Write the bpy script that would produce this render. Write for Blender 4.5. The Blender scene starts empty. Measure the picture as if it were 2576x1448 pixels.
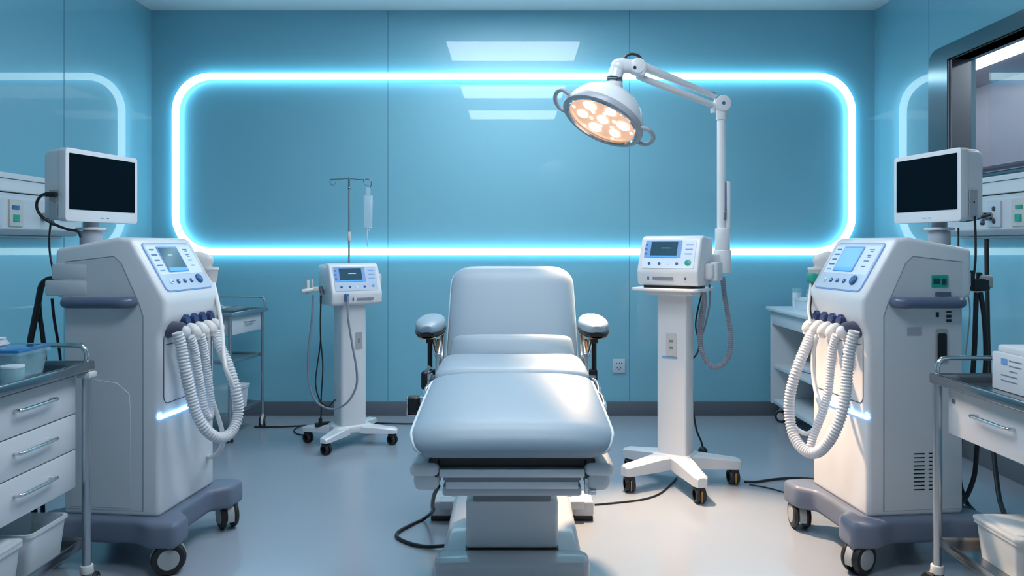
import bpy, bmesh, math, random
from mathutils import Vector, Matrix
random.seed(7)
PI = math.pi
C = bpy.context.scene.collection
F = 1900.0; CAMZ = 1.25; CX = 1288.0; HY = 620.0
YW = 5.6; XL = -2.675; XR = 2.69; ZC = 3.0; YB = -1.6

def at(px, py, Y):
    return Vector(((px-CX)/F*Y, Y, CAMZ-(py-HY)/F*Y))

# ------------------------------------------------------------ materials
MT = {}
def mat(name, col, rough=.4, metal=0., coat=0., em=None, es=0., alpha=1., trans=0., ior=1.5, bump=0., bscale=200., var=0., vscale=3., aniso=0., coat_r=.05):
    m = bpy.data.materials.new(name); m.use_nodes = True
    nt = m.node_tree; b = nt.nodes['Principled BSDF']
    b.inputs['Base Color'].default_value = (*col, 1)
    b.inputs['Roughness'].default_value = rough
    b.inputs['Metallic'].default_value = metal
    b.inputs['Coat Weight'].default_value = coat
    b.inputs['Coat Roughness'].default_value = coat_r
    b.inputs['IOR'].default_value = ior
    b.inputs['Alpha'].default_value = alpha
    b.inputs['Transmission Weight'].default_value = trans
    if aniso: b.inputs['Anisotropic'].default_value = aniso
    if em:
        b.inputs['Emission Color'].default_value = (*em, 1)
        b.inputs['Emission Strength'].default_value = es
    tc = None
    if bump or var:
        tc = nt.nodes.new('ShaderNodeTexCoord')
    if bump:
        n = nt.nodes.new('ShaderNodeTexNoise'); n.inputs['Scale'].default_value = bscale
        n.inputs['Detail'].default_value = 3
        bp = nt.nodes.new('ShaderNodeBump'); bp.inputs['Strength'].default_value = bump
        bp.inputs['Distance'].default_value = .002
        nt.links.new(tc.outputs['Object'], n.inputs['Vector'])
        nt.links.new(n.outputs['Fac'], bp.inputs['Height'])
        nt.links.new(bp.outputs['Normal'], b.inputs['Normal'])
    if var:
        n = nt.nodes.new('ShaderNodeTexNoise'); n.inputs['Scale'].default_value = vscale
        n.inputs['Detail'].default_value = 4
        mp = nt.nodes.new('ShaderNodeMapRange')
        mp.inputs['To Min'].default_value = max(.01, rough-var); mp.inputs['To Max'].default_value = rough+var
        nt.links.new(tc.outputs['Object'], n.inputs['Vector'])
        nt.links.new(n.outputs['Fac'], mp.inputs['Value'])
        nt.links.new(mp.outputs['Result'], b.inputs['Roughness'])
    MT[name] = m
    return m
mat('wall_back_paint', (.21,.51,.635), .35, coat=.62, coat_r=.012, ior=1.5, var=.04)
mat('wall_paint', (.21,.51,.635), .35, coat=1., coat_r=.012, ior=1.5, var=.04)
MT['wall_paint'].node_tree.nodes['Principled BSDF'].inputs['Coat IOR'].default_value = 1.56
mat('pale_wall', (.80,.82,.84), .5)
mat('seam', (.06,.22,.30), .6)
mat('ceiling', (.84,.87,.89), .6, bump=.05)
mat('floor', (.32,.365,.425), .24, var=.07, vscale=2.2, coat=.3, coat_r=.12)
mat('baseboard', (.13,.15,.18), .38, var=.05)
mat('corridor', (.34,.36,.44), .45)
mat('shell', (.72,.74,.77), .33, coat=.25, coat_r=.15, bump=.02, bscale=900)
mat('shell_side', (.62,.65,.69), .4, bump=.02, bscale=900)
mat('shell_grey', (.36,.40,.46), .4)
mat('base_grey', (.15,.18,.25), .42)
mat('handle_blue', (.10,.135,.21), .28)
mat('fascia', (.52,.62,.76), .3, coat=.3)
mat('fascia_blue', (.19,.37,.72), .35)
mat('mark_blue', (.04,.16,.38), .4)
mat('mark_pale', (.72,.82,.92), .35)
mat('knob_blue', (.02,.10,.25), .3)
mat('screen_dark', (.0005,.006,.012), .5, ior=1.1)
mat('lcd_dark', (.01,.03,.05), .12, em=(.03,.10,.16), es=.35)
mat('lcd_blue', (.05,.15,.4), .2, em=(.12,.30,.75), es=.8)
mat('lcd_bar', (.05,.15,.4), .2, em=(.05,.25,.65), es=.8)
mat('lcd_line', (.3,.6,.7), .2, em=(.3,.7,.8), es=.8)
mat('green', (.02,.36,.27), .35)
mat('green_dark', (.01,.05,.06), .35)
mat('tyre', (.012,.013,.015), .5)
mat('hub', (.38,.40,.41), .4)
mat('black', (.008,.009,.011), .4)
mat('cable', (.012,.012,.015), .45)
mat('cable_grey', (.22,.25,.30), .45)
mat('valve_blue', (.022,.045,.14), .45, bump=.4, bscale=90)
mat('port_dark', (.07,.08,.12), .4)
mat('elbow', (.70,.68,.66), .35)
mat('hose', (.66,.67,.70), .45)
mat('hose_grey', (.24,.27,.33), .4)
mat('tube_white', (.72,.71,.70), .3)
mat('leather', (.275,.365,.44), .42, bump=.08, bscale=260, coat=.15, coat_r=.35)
mat('piping', (.62,.72,.78), .35)
mat('chrome', (.72,.73,.75), .12, metal=1.)
mat('steel', (.33,.35,.37), .2, metal=1.)
mat('steel_light', (.50,.53,.56), .30, metal=1.)
mat('alu', (.72,.74,.76), .4, metal=.6)
mat('white_gloss', (.58,.60,.64), .25, coat=.3)
mat('grey_paint', (.22,.24,.27), .4)
mat('copper', (.75,.42,.22), .2, metal=1.)
mat('lamp_white', (.75,.77,.80), .3, coat=.3)
mat('lamp_rim', (.38,.41,.46), .35)
mat('reflector', (.85,.60,.42), .35, metal=.3, em=(1,.50,.30), es=.34)
mat('led', (1,.9,.8), .3, em=(1,.80,.60), es=4.)
mat('led_small', (1,.9,.8), .3, em=(1,.72,.50), es=1.6)
mat('bar_light', (.3,.7,1), .3, em=(.18,.52,1.0), es=3.2)
mat('neon_front', (.8,.95,1), .3, em=(.60,.92,1.0), es=2.3)
mat('neon_back', (.3,.8,1), .3, em=(.30,.78,1.0), es=3.2)
mat('panel_light', (.9,.95,1), .3, em=(.84,.92,1.0), es=8.0)
mat('corr_light', (.9,.95,1), .3, em=(.92,.96,1.0), es=8.)
mat('cart_white', (.60,.63,.67), .38, bump=.02, bscale=700)
mat('seam_dark', (.04,.05,.07), .6)
mat('seam_grey', (.22,.25,.30), .6)
mat('bin', (.72,.78,.82), .35, alpha=.62)
mat('bin_clear', (.45,.75,.85), .12, alpha=.35, coat=.4)
mat('bin_blue', (.02,.16,.42), .15, alpha=.92, coat=.5)
mat('paper', (.62,.66,.72), .7)
mat('box_white', (.68,.70,.73), .45)
mat('bag', (.70,.86,.95), .15, alpha=.38, coat=.5)
mat('bag_edge', (.80,.90,.97), .25, alpha=.8)
mat('cream', (.58,.58,.55), .4)
mat('socket_plate', (.55,.62,.70), .4)
g_ = mat('glass', (1,1,1), .0)
nt = g_.node_tree; nt.nodes.clear(); o_ = nt.nodes.new('ShaderNodeOutputMaterial'); mx = nt.nodes.new('ShaderNodeMixShader')
tr_ = nt.nodes.new('ShaderNodeBsdfTransparent'); tr_.inputs[0].default_value = (.93,.96,.97,1); gl = nt.nodes.new('ShaderNodeBsdfGlossy'); gl.inputs['Roughness'].default_value = .0
fr = nt.nodes.new('ShaderNodeFresnel'); ge = nt.nodes.new('ShaderNodeNewGeometry'); mi = nt.nodes.new('ShaderNodeMapRange'); mi.inputs['To Min'].default_value = 1.5; mi.inputs['To Max'].default_value = 1/1.5
nt.links.new(ge.outputs['Backfacing'], mi.inputs['Value']); nt.links.new(mi.outputs['Result'], fr.inputs[0])
nt.links.new(fr.outputs[0], mx.inputs[0]); nt.links.new(tr_.outputs[0], mx.inputs[1]); nt.links.new(gl.outputs[0], mx.inputs[2]); nt.links.new(mx.outputs[0], o_.inputs[0])
mat('amber', (.5,.25,.05), .4)
mat('cabinet_white', (.62,.68,.73), .35)

# ------------------------------------------------------------ mesh builder
class MB:
    def __init__(s): s.bm = bmesh.new()
    def add(s, b, M=None):
        if M is not None: b.transform(M)
        me = bpy.data.meshes.new('t'); b.to_mesh(me); b.free()
        s.bm.from_mesh(me); bpy.data.meshes.remove(me); return s
    def box(s, c, d, bev=0., seg=2, M=None, rot=None):
        b = bmesh.new(); bmesh.ops.create_cube(b, size=1)
        bmesh.ops.scale(b, vec=d, verts=b.verts)
        if bev > 0:
            bv = min(bev, min(d)*.49)
            bmesh.ops.bevel(b, geom=b.edges[:], offset=bv, segments=seg, profile=.5, affect='EDGES')
        T = Matrix.Translation(c)
        if rot is not None: T = T @ rot
        b.transform(T)
        return s.add(b, M)
    def cyl(s, p, q, r, r2=None, n=24, bev=0.):
        p = Vector(p); q = Vector(q); d = q-p; L = d.length
        r2 = r if r2 is None else r2
        b = bmesh.new(); bmesh.ops.create_cone(b, cap_ends=True, segments=n, radius1=r, radius2=r2, depth=L)
        if bev > 0:
            ed = [e for e in b.edges if all(len(f.verts) == n or True for f in e.link_faces) and any(len(f.verts) == n for f in e.link_faces)]
            bmesh.ops.bevel(b, geom=ed, offset=bev, segments=2, profile=.5, affect='EDGES')
        M = Matrix.Translation((p+q)/2) @ d.to_track_quat('Z', 'Y').to_matrix().to_4x4()
        return s.add(b, M)
    def sph(s, c, r, sc=(1,1,1), M=None, n=20):
        b = bmesh.new(); bmesh.ops.create_uvsphere(b, u_segments=n, v_segments=n//2+2, radius=r)
        bmesh.ops.scale(b, vec=sc, verts=b.verts); b.transform(Matrix.Translation(c))
        return s.add(b, M)
    def prism(s, poly, a0, a1, axis='X', bev=0., seg=3, M=None):
        """poly of 2D points; extruded along axis. axis X: (y,z), Y: (x,z), Z: (x,y)"""
        b = bmesh.new()
        def mk(u, v, a):
            return {'X': (a,u,v), 'Y': (u,a,v), 'Z': (u,v,a)}[axis]
        A = [b.verts.new(mk(u,v,a0)) for u,v in poly]; B = [b.verts.new(mk(u,v,a1)) for u,v in poly]
        n = len(poly)
        b.faces.new(A); b.faces.new(B[::-1])
        for i in range(n): b.faces.new((A[i], B[i], B[(i+1)%n], A[(i+1)%n]))
        bmesh.ops.recalc_face_normals(b, faces=b.faces)
        if bev > 0: bmesh.ops.bevel(b, geom=b.edges[:], offset=bev, segments=seg, profile=.5, affect='EDGES', clamp_overlap=True)
        return s.add(b, M)
    def lathe(s, prof, M=None, n=40, closed=False):
        b = bmesh.new(); rings = []
        for r, z in prof:
            if r < 1e-6: rings.append([b.verts.new((0,0,z))])
            else: rings.append([b.verts.new((r*math.cos(2*PI*i/n), r*math.sin(2*PI*i/n), z)) for i in range(n)])
        pr = list(zip(rings, rings[1:]))
        if closed: pr.append((rings[-1], rings[0]))
        for a, c in pr:
            for i in range(n):
                j = (i+1) % n
                if len(a) == 1 and len(c) == 1: continue
                if len(a) == 1: b.faces.new((a[0], c[j], c[i]))
                elif len(c) == 1: b.faces.new((a[i], a[j], c[0]))
                else: b.faces.new((a[i], a[j], c[j], c[i]))
        bmesh.ops.recalc_face_normals(b, faces=b.faces)
        return s.add(b, M)
    def loft(s, rings, cap=True, closed=False, M=None):
        b = bmesh.new(); R = [[b.verts.new(p) for p in r] for r in rings]; n = len(R[0])
        pr = list(zip(R, R[1:]))
        if closed: pr.append((R[-1], R[0]))
        for a, c in pr:
            for i in range(n):
                j = (i+1) % n; b.faces.new((a[i], a[j], c[j], c[i]))
        if cap and not closed: b.faces.new(R[0][::-1]); b.faces.new(R[-1])
        bmesh.ops.recalc_face_normals(b, faces=b.faces)
        return s.add(b, M)
    def tube(s, pts, r, n=12, smooth=8, closed=False, rf=None, flat=1., step=None):
        P = [Vector(p) for p in pts]
        if smooth: P = spline(P, smooth, closed)
        if step: P = resample(P, step)
        m = len(P); rings = []; up = None; dist = 0
        for i, p in enumerate(P):
            if closed: t = P[(i+1)%m]-P[i-1]
            else: t = P[min(i+1,m-1)]-P[max(i-1,0)]
            t.normalize()
            if up is None:
                up = t.orthogonal().normalized()
                if abs(t.z) < .9: up = (Vector((0,0,1))-t*t.z).normalized()
            up = (up-t*up.dot(t)).normalized(); sd = t.cross(up)
            if i: dist += (p-P[i-1]).length
            rr = r if rf is None else rf(i, m, dist)
            rings.append([p+(up*math.cos(2*PI*k/n)*flat+sd*math.sin(2*PI*k/n))*rr for k in range(n)])
        return s.loft(rings, closed=closed)
    def build(s, name, m, parent=None, smooth=38, kind=None):
        me = bpy.data.meshes.new(name); s.bm.to_mesh(me); s.bm.free()
        me.materials.append(MT[m] if isinstance(m, str) else m)
        o = bpy.data.objects.new(name, me); C.objects.link(o)
        if parent: o.parent = parent
        if smooth:
            me.shade_smooth(); me.set_sharp_from_angle(angle=math.radians(smooth))
        if kind: o['kind'] = kind
        return o

def spline(P, k, closed=False):
    out = []; n = len(P)
    rng = range(n if closed else n-1)
    for i in rng:
        p0 = P[(i-1)%n] if closed or i > 0 else P[0]*2-P[1]
        p1 = P[i]; p2 = P[(i+1)%n]
        p3 = P[(i+2)%n] if closed or i+2 < n else P[-1]*2-P[-2]
        for j in range(k):
            t = j/k
            out.append(.5*((2*p1)+(p2-p0)*t+(2*p0-5*p1+4*p2-p3)*t*t+(3*p1-p0-3*p2+p3)*t**3))
    if not closed: out.append(P[-1])
    return out
def resample(P, step):
    L = [0]
    for a, b in zip(P, P[1:]): L.append(L[-1]+(b-a).length)
    n = max(2, int(L[-1]/step)); out = []; k = 0
    for i in range(n+1):
        d = L[-1]*i/n
        while k < len(P)-2 and L[k+1] < d: k += 1
        t = (d-L[k])/max(1e-9, L[k+1]-L[k]); out.append(P[k].lerp(P[k+1], min(1,t)))
    return out
def corr(r, amp=.12, pitch=.0125):
    return lambda i, m, d: r*(1+amp*(1 if (i % 4) in (0,1) else -1)*(0 if i < 3 or i > m-4 else 1))
def hose(pts, r, amp=.1, pitch=.0125):
    return MB().tube(pts, r, n=14, smooth=8, step=pitch/4, rf=corr(r, amp))
def rrect(w, h, r, k=5):
    out = []
    for cx, cy, a0 in ((w/2-r, h/2-r, 0), (-w/2+r, h/2-r, 90), (-w/2+r, -h/2+r, 180), (w/2-r, -h/2+r, 270)):
        for i in range(k+1):
            a = math.radians(a0+90*i/k); out.append((cx+r*math.cos(a), cy+r*math.sin(a)))
    return out
def thing(name, label, cat, loc=(0,0,0), rot=0, group=None):
    o = bpy.data.objects.new(name, None); C.objects.link(o); o.empty_display_size = .1
    o.location = loc; o.rotation_euler = (0,0,math.radians(rot)); tag(o, label, cat, group); return o
def tag(o, label, cat, group=None):
    o['label'] = label; o['category'] = cat
    if group: o['group'] = group
    return o
def struct(mb, name, m, parent=None, smooth=38):
    o = mb.build(name, m, parent, smooth)
    if not parent: o['kind'] = 'structure'
    return o
def frameM(o, ex, ey):
    ex = Vector(ex).normalized(); ey = Vector(ey).normalized(); ez = ex.cross(ey)
    M = Matrix((ex, ey, ez)).transposed().to_4x4(); M.translation = Vector(o); return M
def plate(M, cx, cy, w, h, r, t, z0=0.):
    """rounded plate lying in frame M"""
    mb = MB(); mb.prism([(cx+x, cy+y) for x, y in rrect(w, h, r)], z0, z0+t, 'Z', M=M); return mb
def outline(M, cx, cy, w, h, r, rad, z=0.):
    mb = MB(); mb.tube([M @ Vector((cx+x, cy+y, z)) for x, y in rrect(w, h, r)], rad, n=6, smooth=0, closed=True); return mb

# ------------------------------------------------------------ room
struct(MB().box((0,(YW+YB)/2,-.05), (XR-XL+.3, YW-YB+.3, .1)), 'floor', 'floor')
struct(MB().box((0,(YW+YB)/2,ZC+.05), (XR-XL+.3, YW-YB+.3, .1)), 'ceiling', 'ceiling')
struct(MB().box(((XL+XR)/2,YW+.06,ZC/2), (XR-XL+.5, .12, ZC)), 'wall_back', 'wall_back_paint')
struct(MB().box((XL-.06,(YW+YB)/2,ZC/2), (.12, YW-YB, ZC)), 'wall_left', 'wall_paint')
struct(MB().box(((XL+XR)/2,YB-.06,ZC/2), (XR-XL+.3, .12, ZC)), 'wall_front', 'pale_wall')
# right wall with a window opening
WY0, WY1, WZ0, WZ1 = 2.3, 4.64, 1.66, 2.40
mb = MB()
mb.box((XR+.08,(YB+WY0)/2,ZC/2), (.16, WY0-YB, ZC)); mb.box((XR+.08,(WY1+YW)/2,ZC/2), (.16, YW-WY1, ZC))
mb.box((XR+.08,(WY0+WY1)/2,WZ0/2), (.16, WY1-WY0, WZ0)); mb.box((XR+.08,(WY0+WY1)/2,(WZ1+ZC)/2), (.16, WY1-WY0, ZC-WZ1))
struct(mb, 'wall_right', 'wall_paint')
# panel seams
def seamtrim(k, c, d): struct(MB().box(c, d), 'trim_%d' % k, 'seam')
seamtrim(1, ((976-CX)/F*YW, YW, 1.55), (.0035,.002,2.9))
seamtrim(2, ((1583-CX)/F*YW, YW, 1.55), (.0035,.002,2.9))
seamtrim(3, (XL, 4.51, 1.55), (.002,.004,2.9))
seamtrim(4, (XR, 4.875, 1.55), (.002,.004,2.9))
seamtrim(5, (XL, 2.0, 1.55), (.002,.004,2.9))
struct(MB().box(((XL+XR)/2,YW-.006,.052), (XR-XL-.02,.012,.104), .003), 'baseboard_back', 'baseboard')
struct(MB().box((XL+.006,(YW+YB)/2,.052), (.012,YW-YB-.02,.104), .003), 'baseboard_left', 'baseboard')
struct(MB().box((XR-.006,(YW+YB)/2,.052), (.012,YW-YB-.02,.104), .003), 'baseboard_right', 'baseboard')
# window
win = bpy.data.objects.new('window_1', None); C.objects.link(win); win.location = (XR, WY1, WZ0); win['kind'] = 'structure'
def wl(mb): mb.bm.transform(Matrix.Translation((-XR,-WY1,-WZ0))); return mb
o_y0, o_y1, o_z0, o_z1 = WY0-.1, WY1+.21, WZ0-.012, WZ1+.09
def ringpoly(y0,y1,z0,z1,r):
    return [( (y0+y1)/2+a, (z0+z1)/2+b) for a,b in rrect(y1-y0, z1-z0, r, 6)]
outer = ringpoly(o_y0,o_y1,o_z0,o_z1,.09); inner = ringpoly(WY0,WY1,WZ0+.001,WZ1,.004)
mb = MB()
rings = []
for poly, x in ((outer, XR-.001), (outer, XR-.018), (inner, XR-.018), (inner, XR+.12)):
    rings.append([(x, y, z) for y, z in poly])
mb.loft(rings, cap=False); wl(mb).build('window_frame', 'steel', win)
mb = MB(); mb.tube([(XR+.002,y,z) for y,z in ringpoly(WY0+.004,WY1-.004,WZ0+.005,WZ1-.004,.006)], .004, n=6, smooth=0, closed=True)
wl(mb).build('gasket', 'black', win)
mb = MB(); mb.box((XR+.115,(WY0+WY1)/2,(WZ0+WZ1)/2), (.006, WY1-WY0-.004, WZ1-WZ0-.004)); wl(mb).build('pane', 'glass', win, 0)
mb = MB(); mb.box((XR+.06,WY1-.012,(WZ0+WZ1)/2), (.12,.016,WZ1-WZ0-.01)); wl(mb).build('jamb', 'steel_light', win)
# corridor beyond the window
struct(MB().box((4.9,5.0,1.5), (.1,9,3.1)), 'wall_corridor', 'corridor')
struct(MB().box((3.8,9.4,1.5), (2.2,.1,3.1)), 'wall_corridor_end', 'corridor')
struct(MB().box((3.8,.6,1.5), (2.2,.1,3.1)), 'wall_corridor_near', 'corridor')
struct(MB().box((3.86,5.0,2.95), (2.06,9,.1)), 'ceiling_corridor', 'corridor')
struct(MB().box((3.86,5.0,-.05), (2.06,9,.1)), 'floor_corridor', 'corridor')
struct(MB().box((XR+.1,7.6,1.5), (.12,3.7,3.0)), 'wall_corridor_side', 'corridor')
struct(MB().box((4.84,5.0,2.05), (.02,8.6,.03), .004), 'trim_6', 'steel_light')
struct(MB().box((4.84,6.4,1.4), (.015,.008,2.8)), 'trim_7', 'seam_dark')
o = MB().box((4.16,5.6,2.882), (.2,5.6,.03), .004).build('corridor_light', 'corr_light')
tag(o, 'long white linear light on the corridor ceiling seen through the window', 'light')

# ceiling panels
for i, (yc, lab) in enumerate(((4.5,'square-edged white ceiling panel light nearest the back wall, mirrored highest in it'), (2.72,'middle white ceiling panel light above the exam chair, mirrored second in the wall'), (1.27,'white ceiling panel light mirrored lowest and smallest in the back wall'))):
    t = thing('ceiling_light', lab, 'light', (0.01,yc,ZC), 0, 'ceiling panel lights')
    MB().box((0,0,-.012), (1.13,.66,.016), .003).build('diffuser', 'panel_light', t)
    mb = MB()
    for sx in (-1,1): mb.box((sx*.58,0,-.012), (.03,.74,.024), .003)
    for sy in (-1,1): mb.box((0,sy*.355,-.012), (1.13,.03,.024), .003)
    mb.build('frame', 'alu', t)

# neon strip on back wall
sx0 = (448-CX)/F*YW; sx1 = (2137-CX)/F*YW; sz1 = CAMZ+(HY-195)/F*YW; sz0 = CAMZ-(632-HY)/F*YW
def strip_rings(w, y0, y1):
    W = sx1-sx0; H = sz1-sz0; cx = (sx0+sx1)/2; cz = (sz0+sz1)/2; k = 16
    out = rrect(W+w, H+w, .26+w/2, k); inn = rrect(W-w, H-w, .26-w/2, k)
    return [[(cx+x, y, cz+z) for x, z in p] for p, y in ((out, y0), (out, y1), (inn, y1), (inn, y0))]
strip = thing('strip_light', 'glowing white-blue rounded rectangular light strip on the back wall', 'light', ((sx0+sx1)/2, YW, (sz0+sz1)/2))
OFF = Matrix.Translation((-(sx0+sx1)/2, -YW, -(sz0+sz1)/2))
def st(mb): mb.bm.transform(OFF); return mb
mb = MB(); mb.loft(strip_rings(.052, YW-.046, YW-.034), closed=True, cap=False); st(mb).build('diffuser', 'neon_front', strip)
mb = MB(); mb.loft(strip_rings(.040, YW-.0335, YW-.028), closed=True, cap=False); st(mb).build('halo_tube', 'neon_back', strip)
mb = MB()
for px in (600, 900, 1290, 1700, 2000):
    for z in (sz0, sz1): mb.box(((px-CX)/F*YW, YW-.0155, z), (.02,.027,.012))
st(mb).build('bracket', 'alu', strip)

# wall outlet
p = at(1556.5, 920, YW)
t = thing('wall_outlet', 'white square power outlet low on the back wall', 'outlet', (p.x, YW, p.z))
MB().box((0,-.005,0), (.093,.01,.104), .003).build('face_plate', 'socket_plate', t)
mb = MB()
for x, z in ((-.018,.022), (.004,.022), (.02,.022), (-.012,-.012), (.012,-.012), (0,-.024)): mb.box((x,-.0105,z), (.006,.002,.008))
mb.build('socket_slot', 'seam_dark', t)

# headwall rails
def headwall(side):
    X = XL if side < 0 else XR; d = -side
    y0, y1 = 2.3, (4.46 if side < 0 else 4.5)
    lab = ('pale grey medical supply rail on the left wall with green-marked socket plate' if side < 0 else
           'pale grey medical supply rail on the right wall below the window')
    t = thing('supply_rail', lab, 'supply rail', (X, (y0+y1)/2, 1.31))
    h0, h1 = -(y1-y0)/2, (y1-y0)/2
    MB().prism([(0,.0), (d*.10,.0), (d*.135,.03), (d*.135,.19), (d*.11,.215), (0,.215)], h0, h1, 'Y', .008).build('rail_body', 'shell_side', t)
    MB().prism([(0,.222), (d*.10,.222), (d*.085,.27), (d*.085,.322), (0,.322)], h0, h1, 'Y', .008).build('top_cover', 'shell', t)
    MB().box((d*.086,0,.29), (.003, y1-y0-.01, .003)).build('cover_seam', 'seam_dark', t)
    ym = (y0+y1)/2
    if side < 0:
        specs = [(3.86,'cream'), (3.70,'socket_plate'), (3.45,'cream'), (3.2,'socket_plate')]
    else:
        specs = [(3.99,'socket_plate'), (3.80,'cream'), (3.66,'cream'), (3.4,'socket_plate')]
    for k, (y, m) in enumerate(specs):
        q = MB().box((d*.139, y-ym, .11), (.012,.105,.135), .003).build('socket_plate', m, t)
        if m == 'cream':
            MB().box((d*.147, y-ym-.01, .14), (.006,.05,.02), .001).build('button', 'mark_blue' if side < 0 else 'green', q)
            MB().box((d*.147, y-ym-.005, .085), (.008,.045,.036), .001).build('switch', 'green', q)
        else:
            mb = MB()
            for z in (.075,.14): mb.sph((d*.145, y-ym, z), .014, (.5,1,1))
            mb.build('socket_hole', 'seam_dark', q)
    y = 4.09 if side < 0 else 4.02
    mb = MB(); mb.cyl((d*.13, y-ym, .10), (d*.19, y-ym, .10), .024, .02, 20, .003); mb.cyl((d*.18, y-ym, .10), (d*.20, y-ym-.02, .06), .01, .012)
    mb.build('gas_connector', 'steel', t)
    MB().box((d*.05,0,-.008), (.06,y1-y0-.2,.012), .003).build('under_trim', 'shell_grey', t)
headwall(-1); headwall(1)

# ------------------------------------------------------------ generic casters
def caster(parent, x, y, r, yaw=0., style='twin', ztop=None, m='hub', stripe=False, gap=None):
    """caster under (x,y); yaw = direction of the axle in degrees"""
    a = math.radians(yaw); ax = Vector((math.cos(a), math.sin(a), 0)); ay = Vector((-math.sin(a), math.cos(a), 0))
    c = Vector((x, y, r)); ztop = ztop or 2*r+.02
    hw = r*.42
    R = frameM(c, ax, ay)   # local x = axle
    mb = MB()
    if style == 'twin':
        # hood arching over between the two wheels
        prof = []
        rings = []
        for k in range(9):
            th = math.radians(-20+k*27.5)
            rr = r*1.03
            rings.append([R @ Vector((sx*hw*.55, rr2*math.cos(th), rr2*math.sin(th))) for sx, rr2 in ((-1,rr),(1,rr),(1,r*.55),(-1,r*.55))])
        mb.loft(rings)
        mb.cyl((x,y,r*1.7), (x,y,ztop), r*.30, n=16)
    else:
        mb.cyl((x,y,r*1.75), (x,y,ztop), r*.28, n=14)
        mb.box(c+Vector((0,0,r*.85)), (r*1.0,r*1.5,r*.45), r*.12, rot=Matrix.Rotation(a,4,'Z'))
    cs = mb.build('caster', m, parent)
    for s in (-1, 1):
        w0, w1 = (hw*.6, hw*1.35) if style == 'twin' else (.1*r, .62*r)
        prof = [(r*.5,w0), (r*.93,w0), (r,w0+.12*r), (r,w1-.22*r), (r*.9,w1), (r*.66,w1+.03*r), (r*.6,w1)]
        M = frameM(c, ay, Vector((0,0,1))) if s > 0 else frameM(c, -ay, Vector((0,0,1)))
        mb = MB(); mb.lathe(prof, M, 28); mb.lathe([(0,w0),(r*.5,w0)], M, 28)
        wh = mb.build('wheel', 'tyre', cs)
        if style == 'twin' or r > .04:
            MB().lathe([(r*.64,w1-.02*r),(r*.60,w1+.06*r),(0,w1+.09*r)], M, 28).build('hub_cap', 'hub', cs)
        elif s > 0 and stripe:
            MB().box(c+ay*(-r*.99 if True else 0)+Vector((0,0,0)), (.004,.004,r*1.3), rot=Matrix.Rotation(a,4,'Z')).build('brake_strip', 'amber', cs)
    return cs

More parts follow.
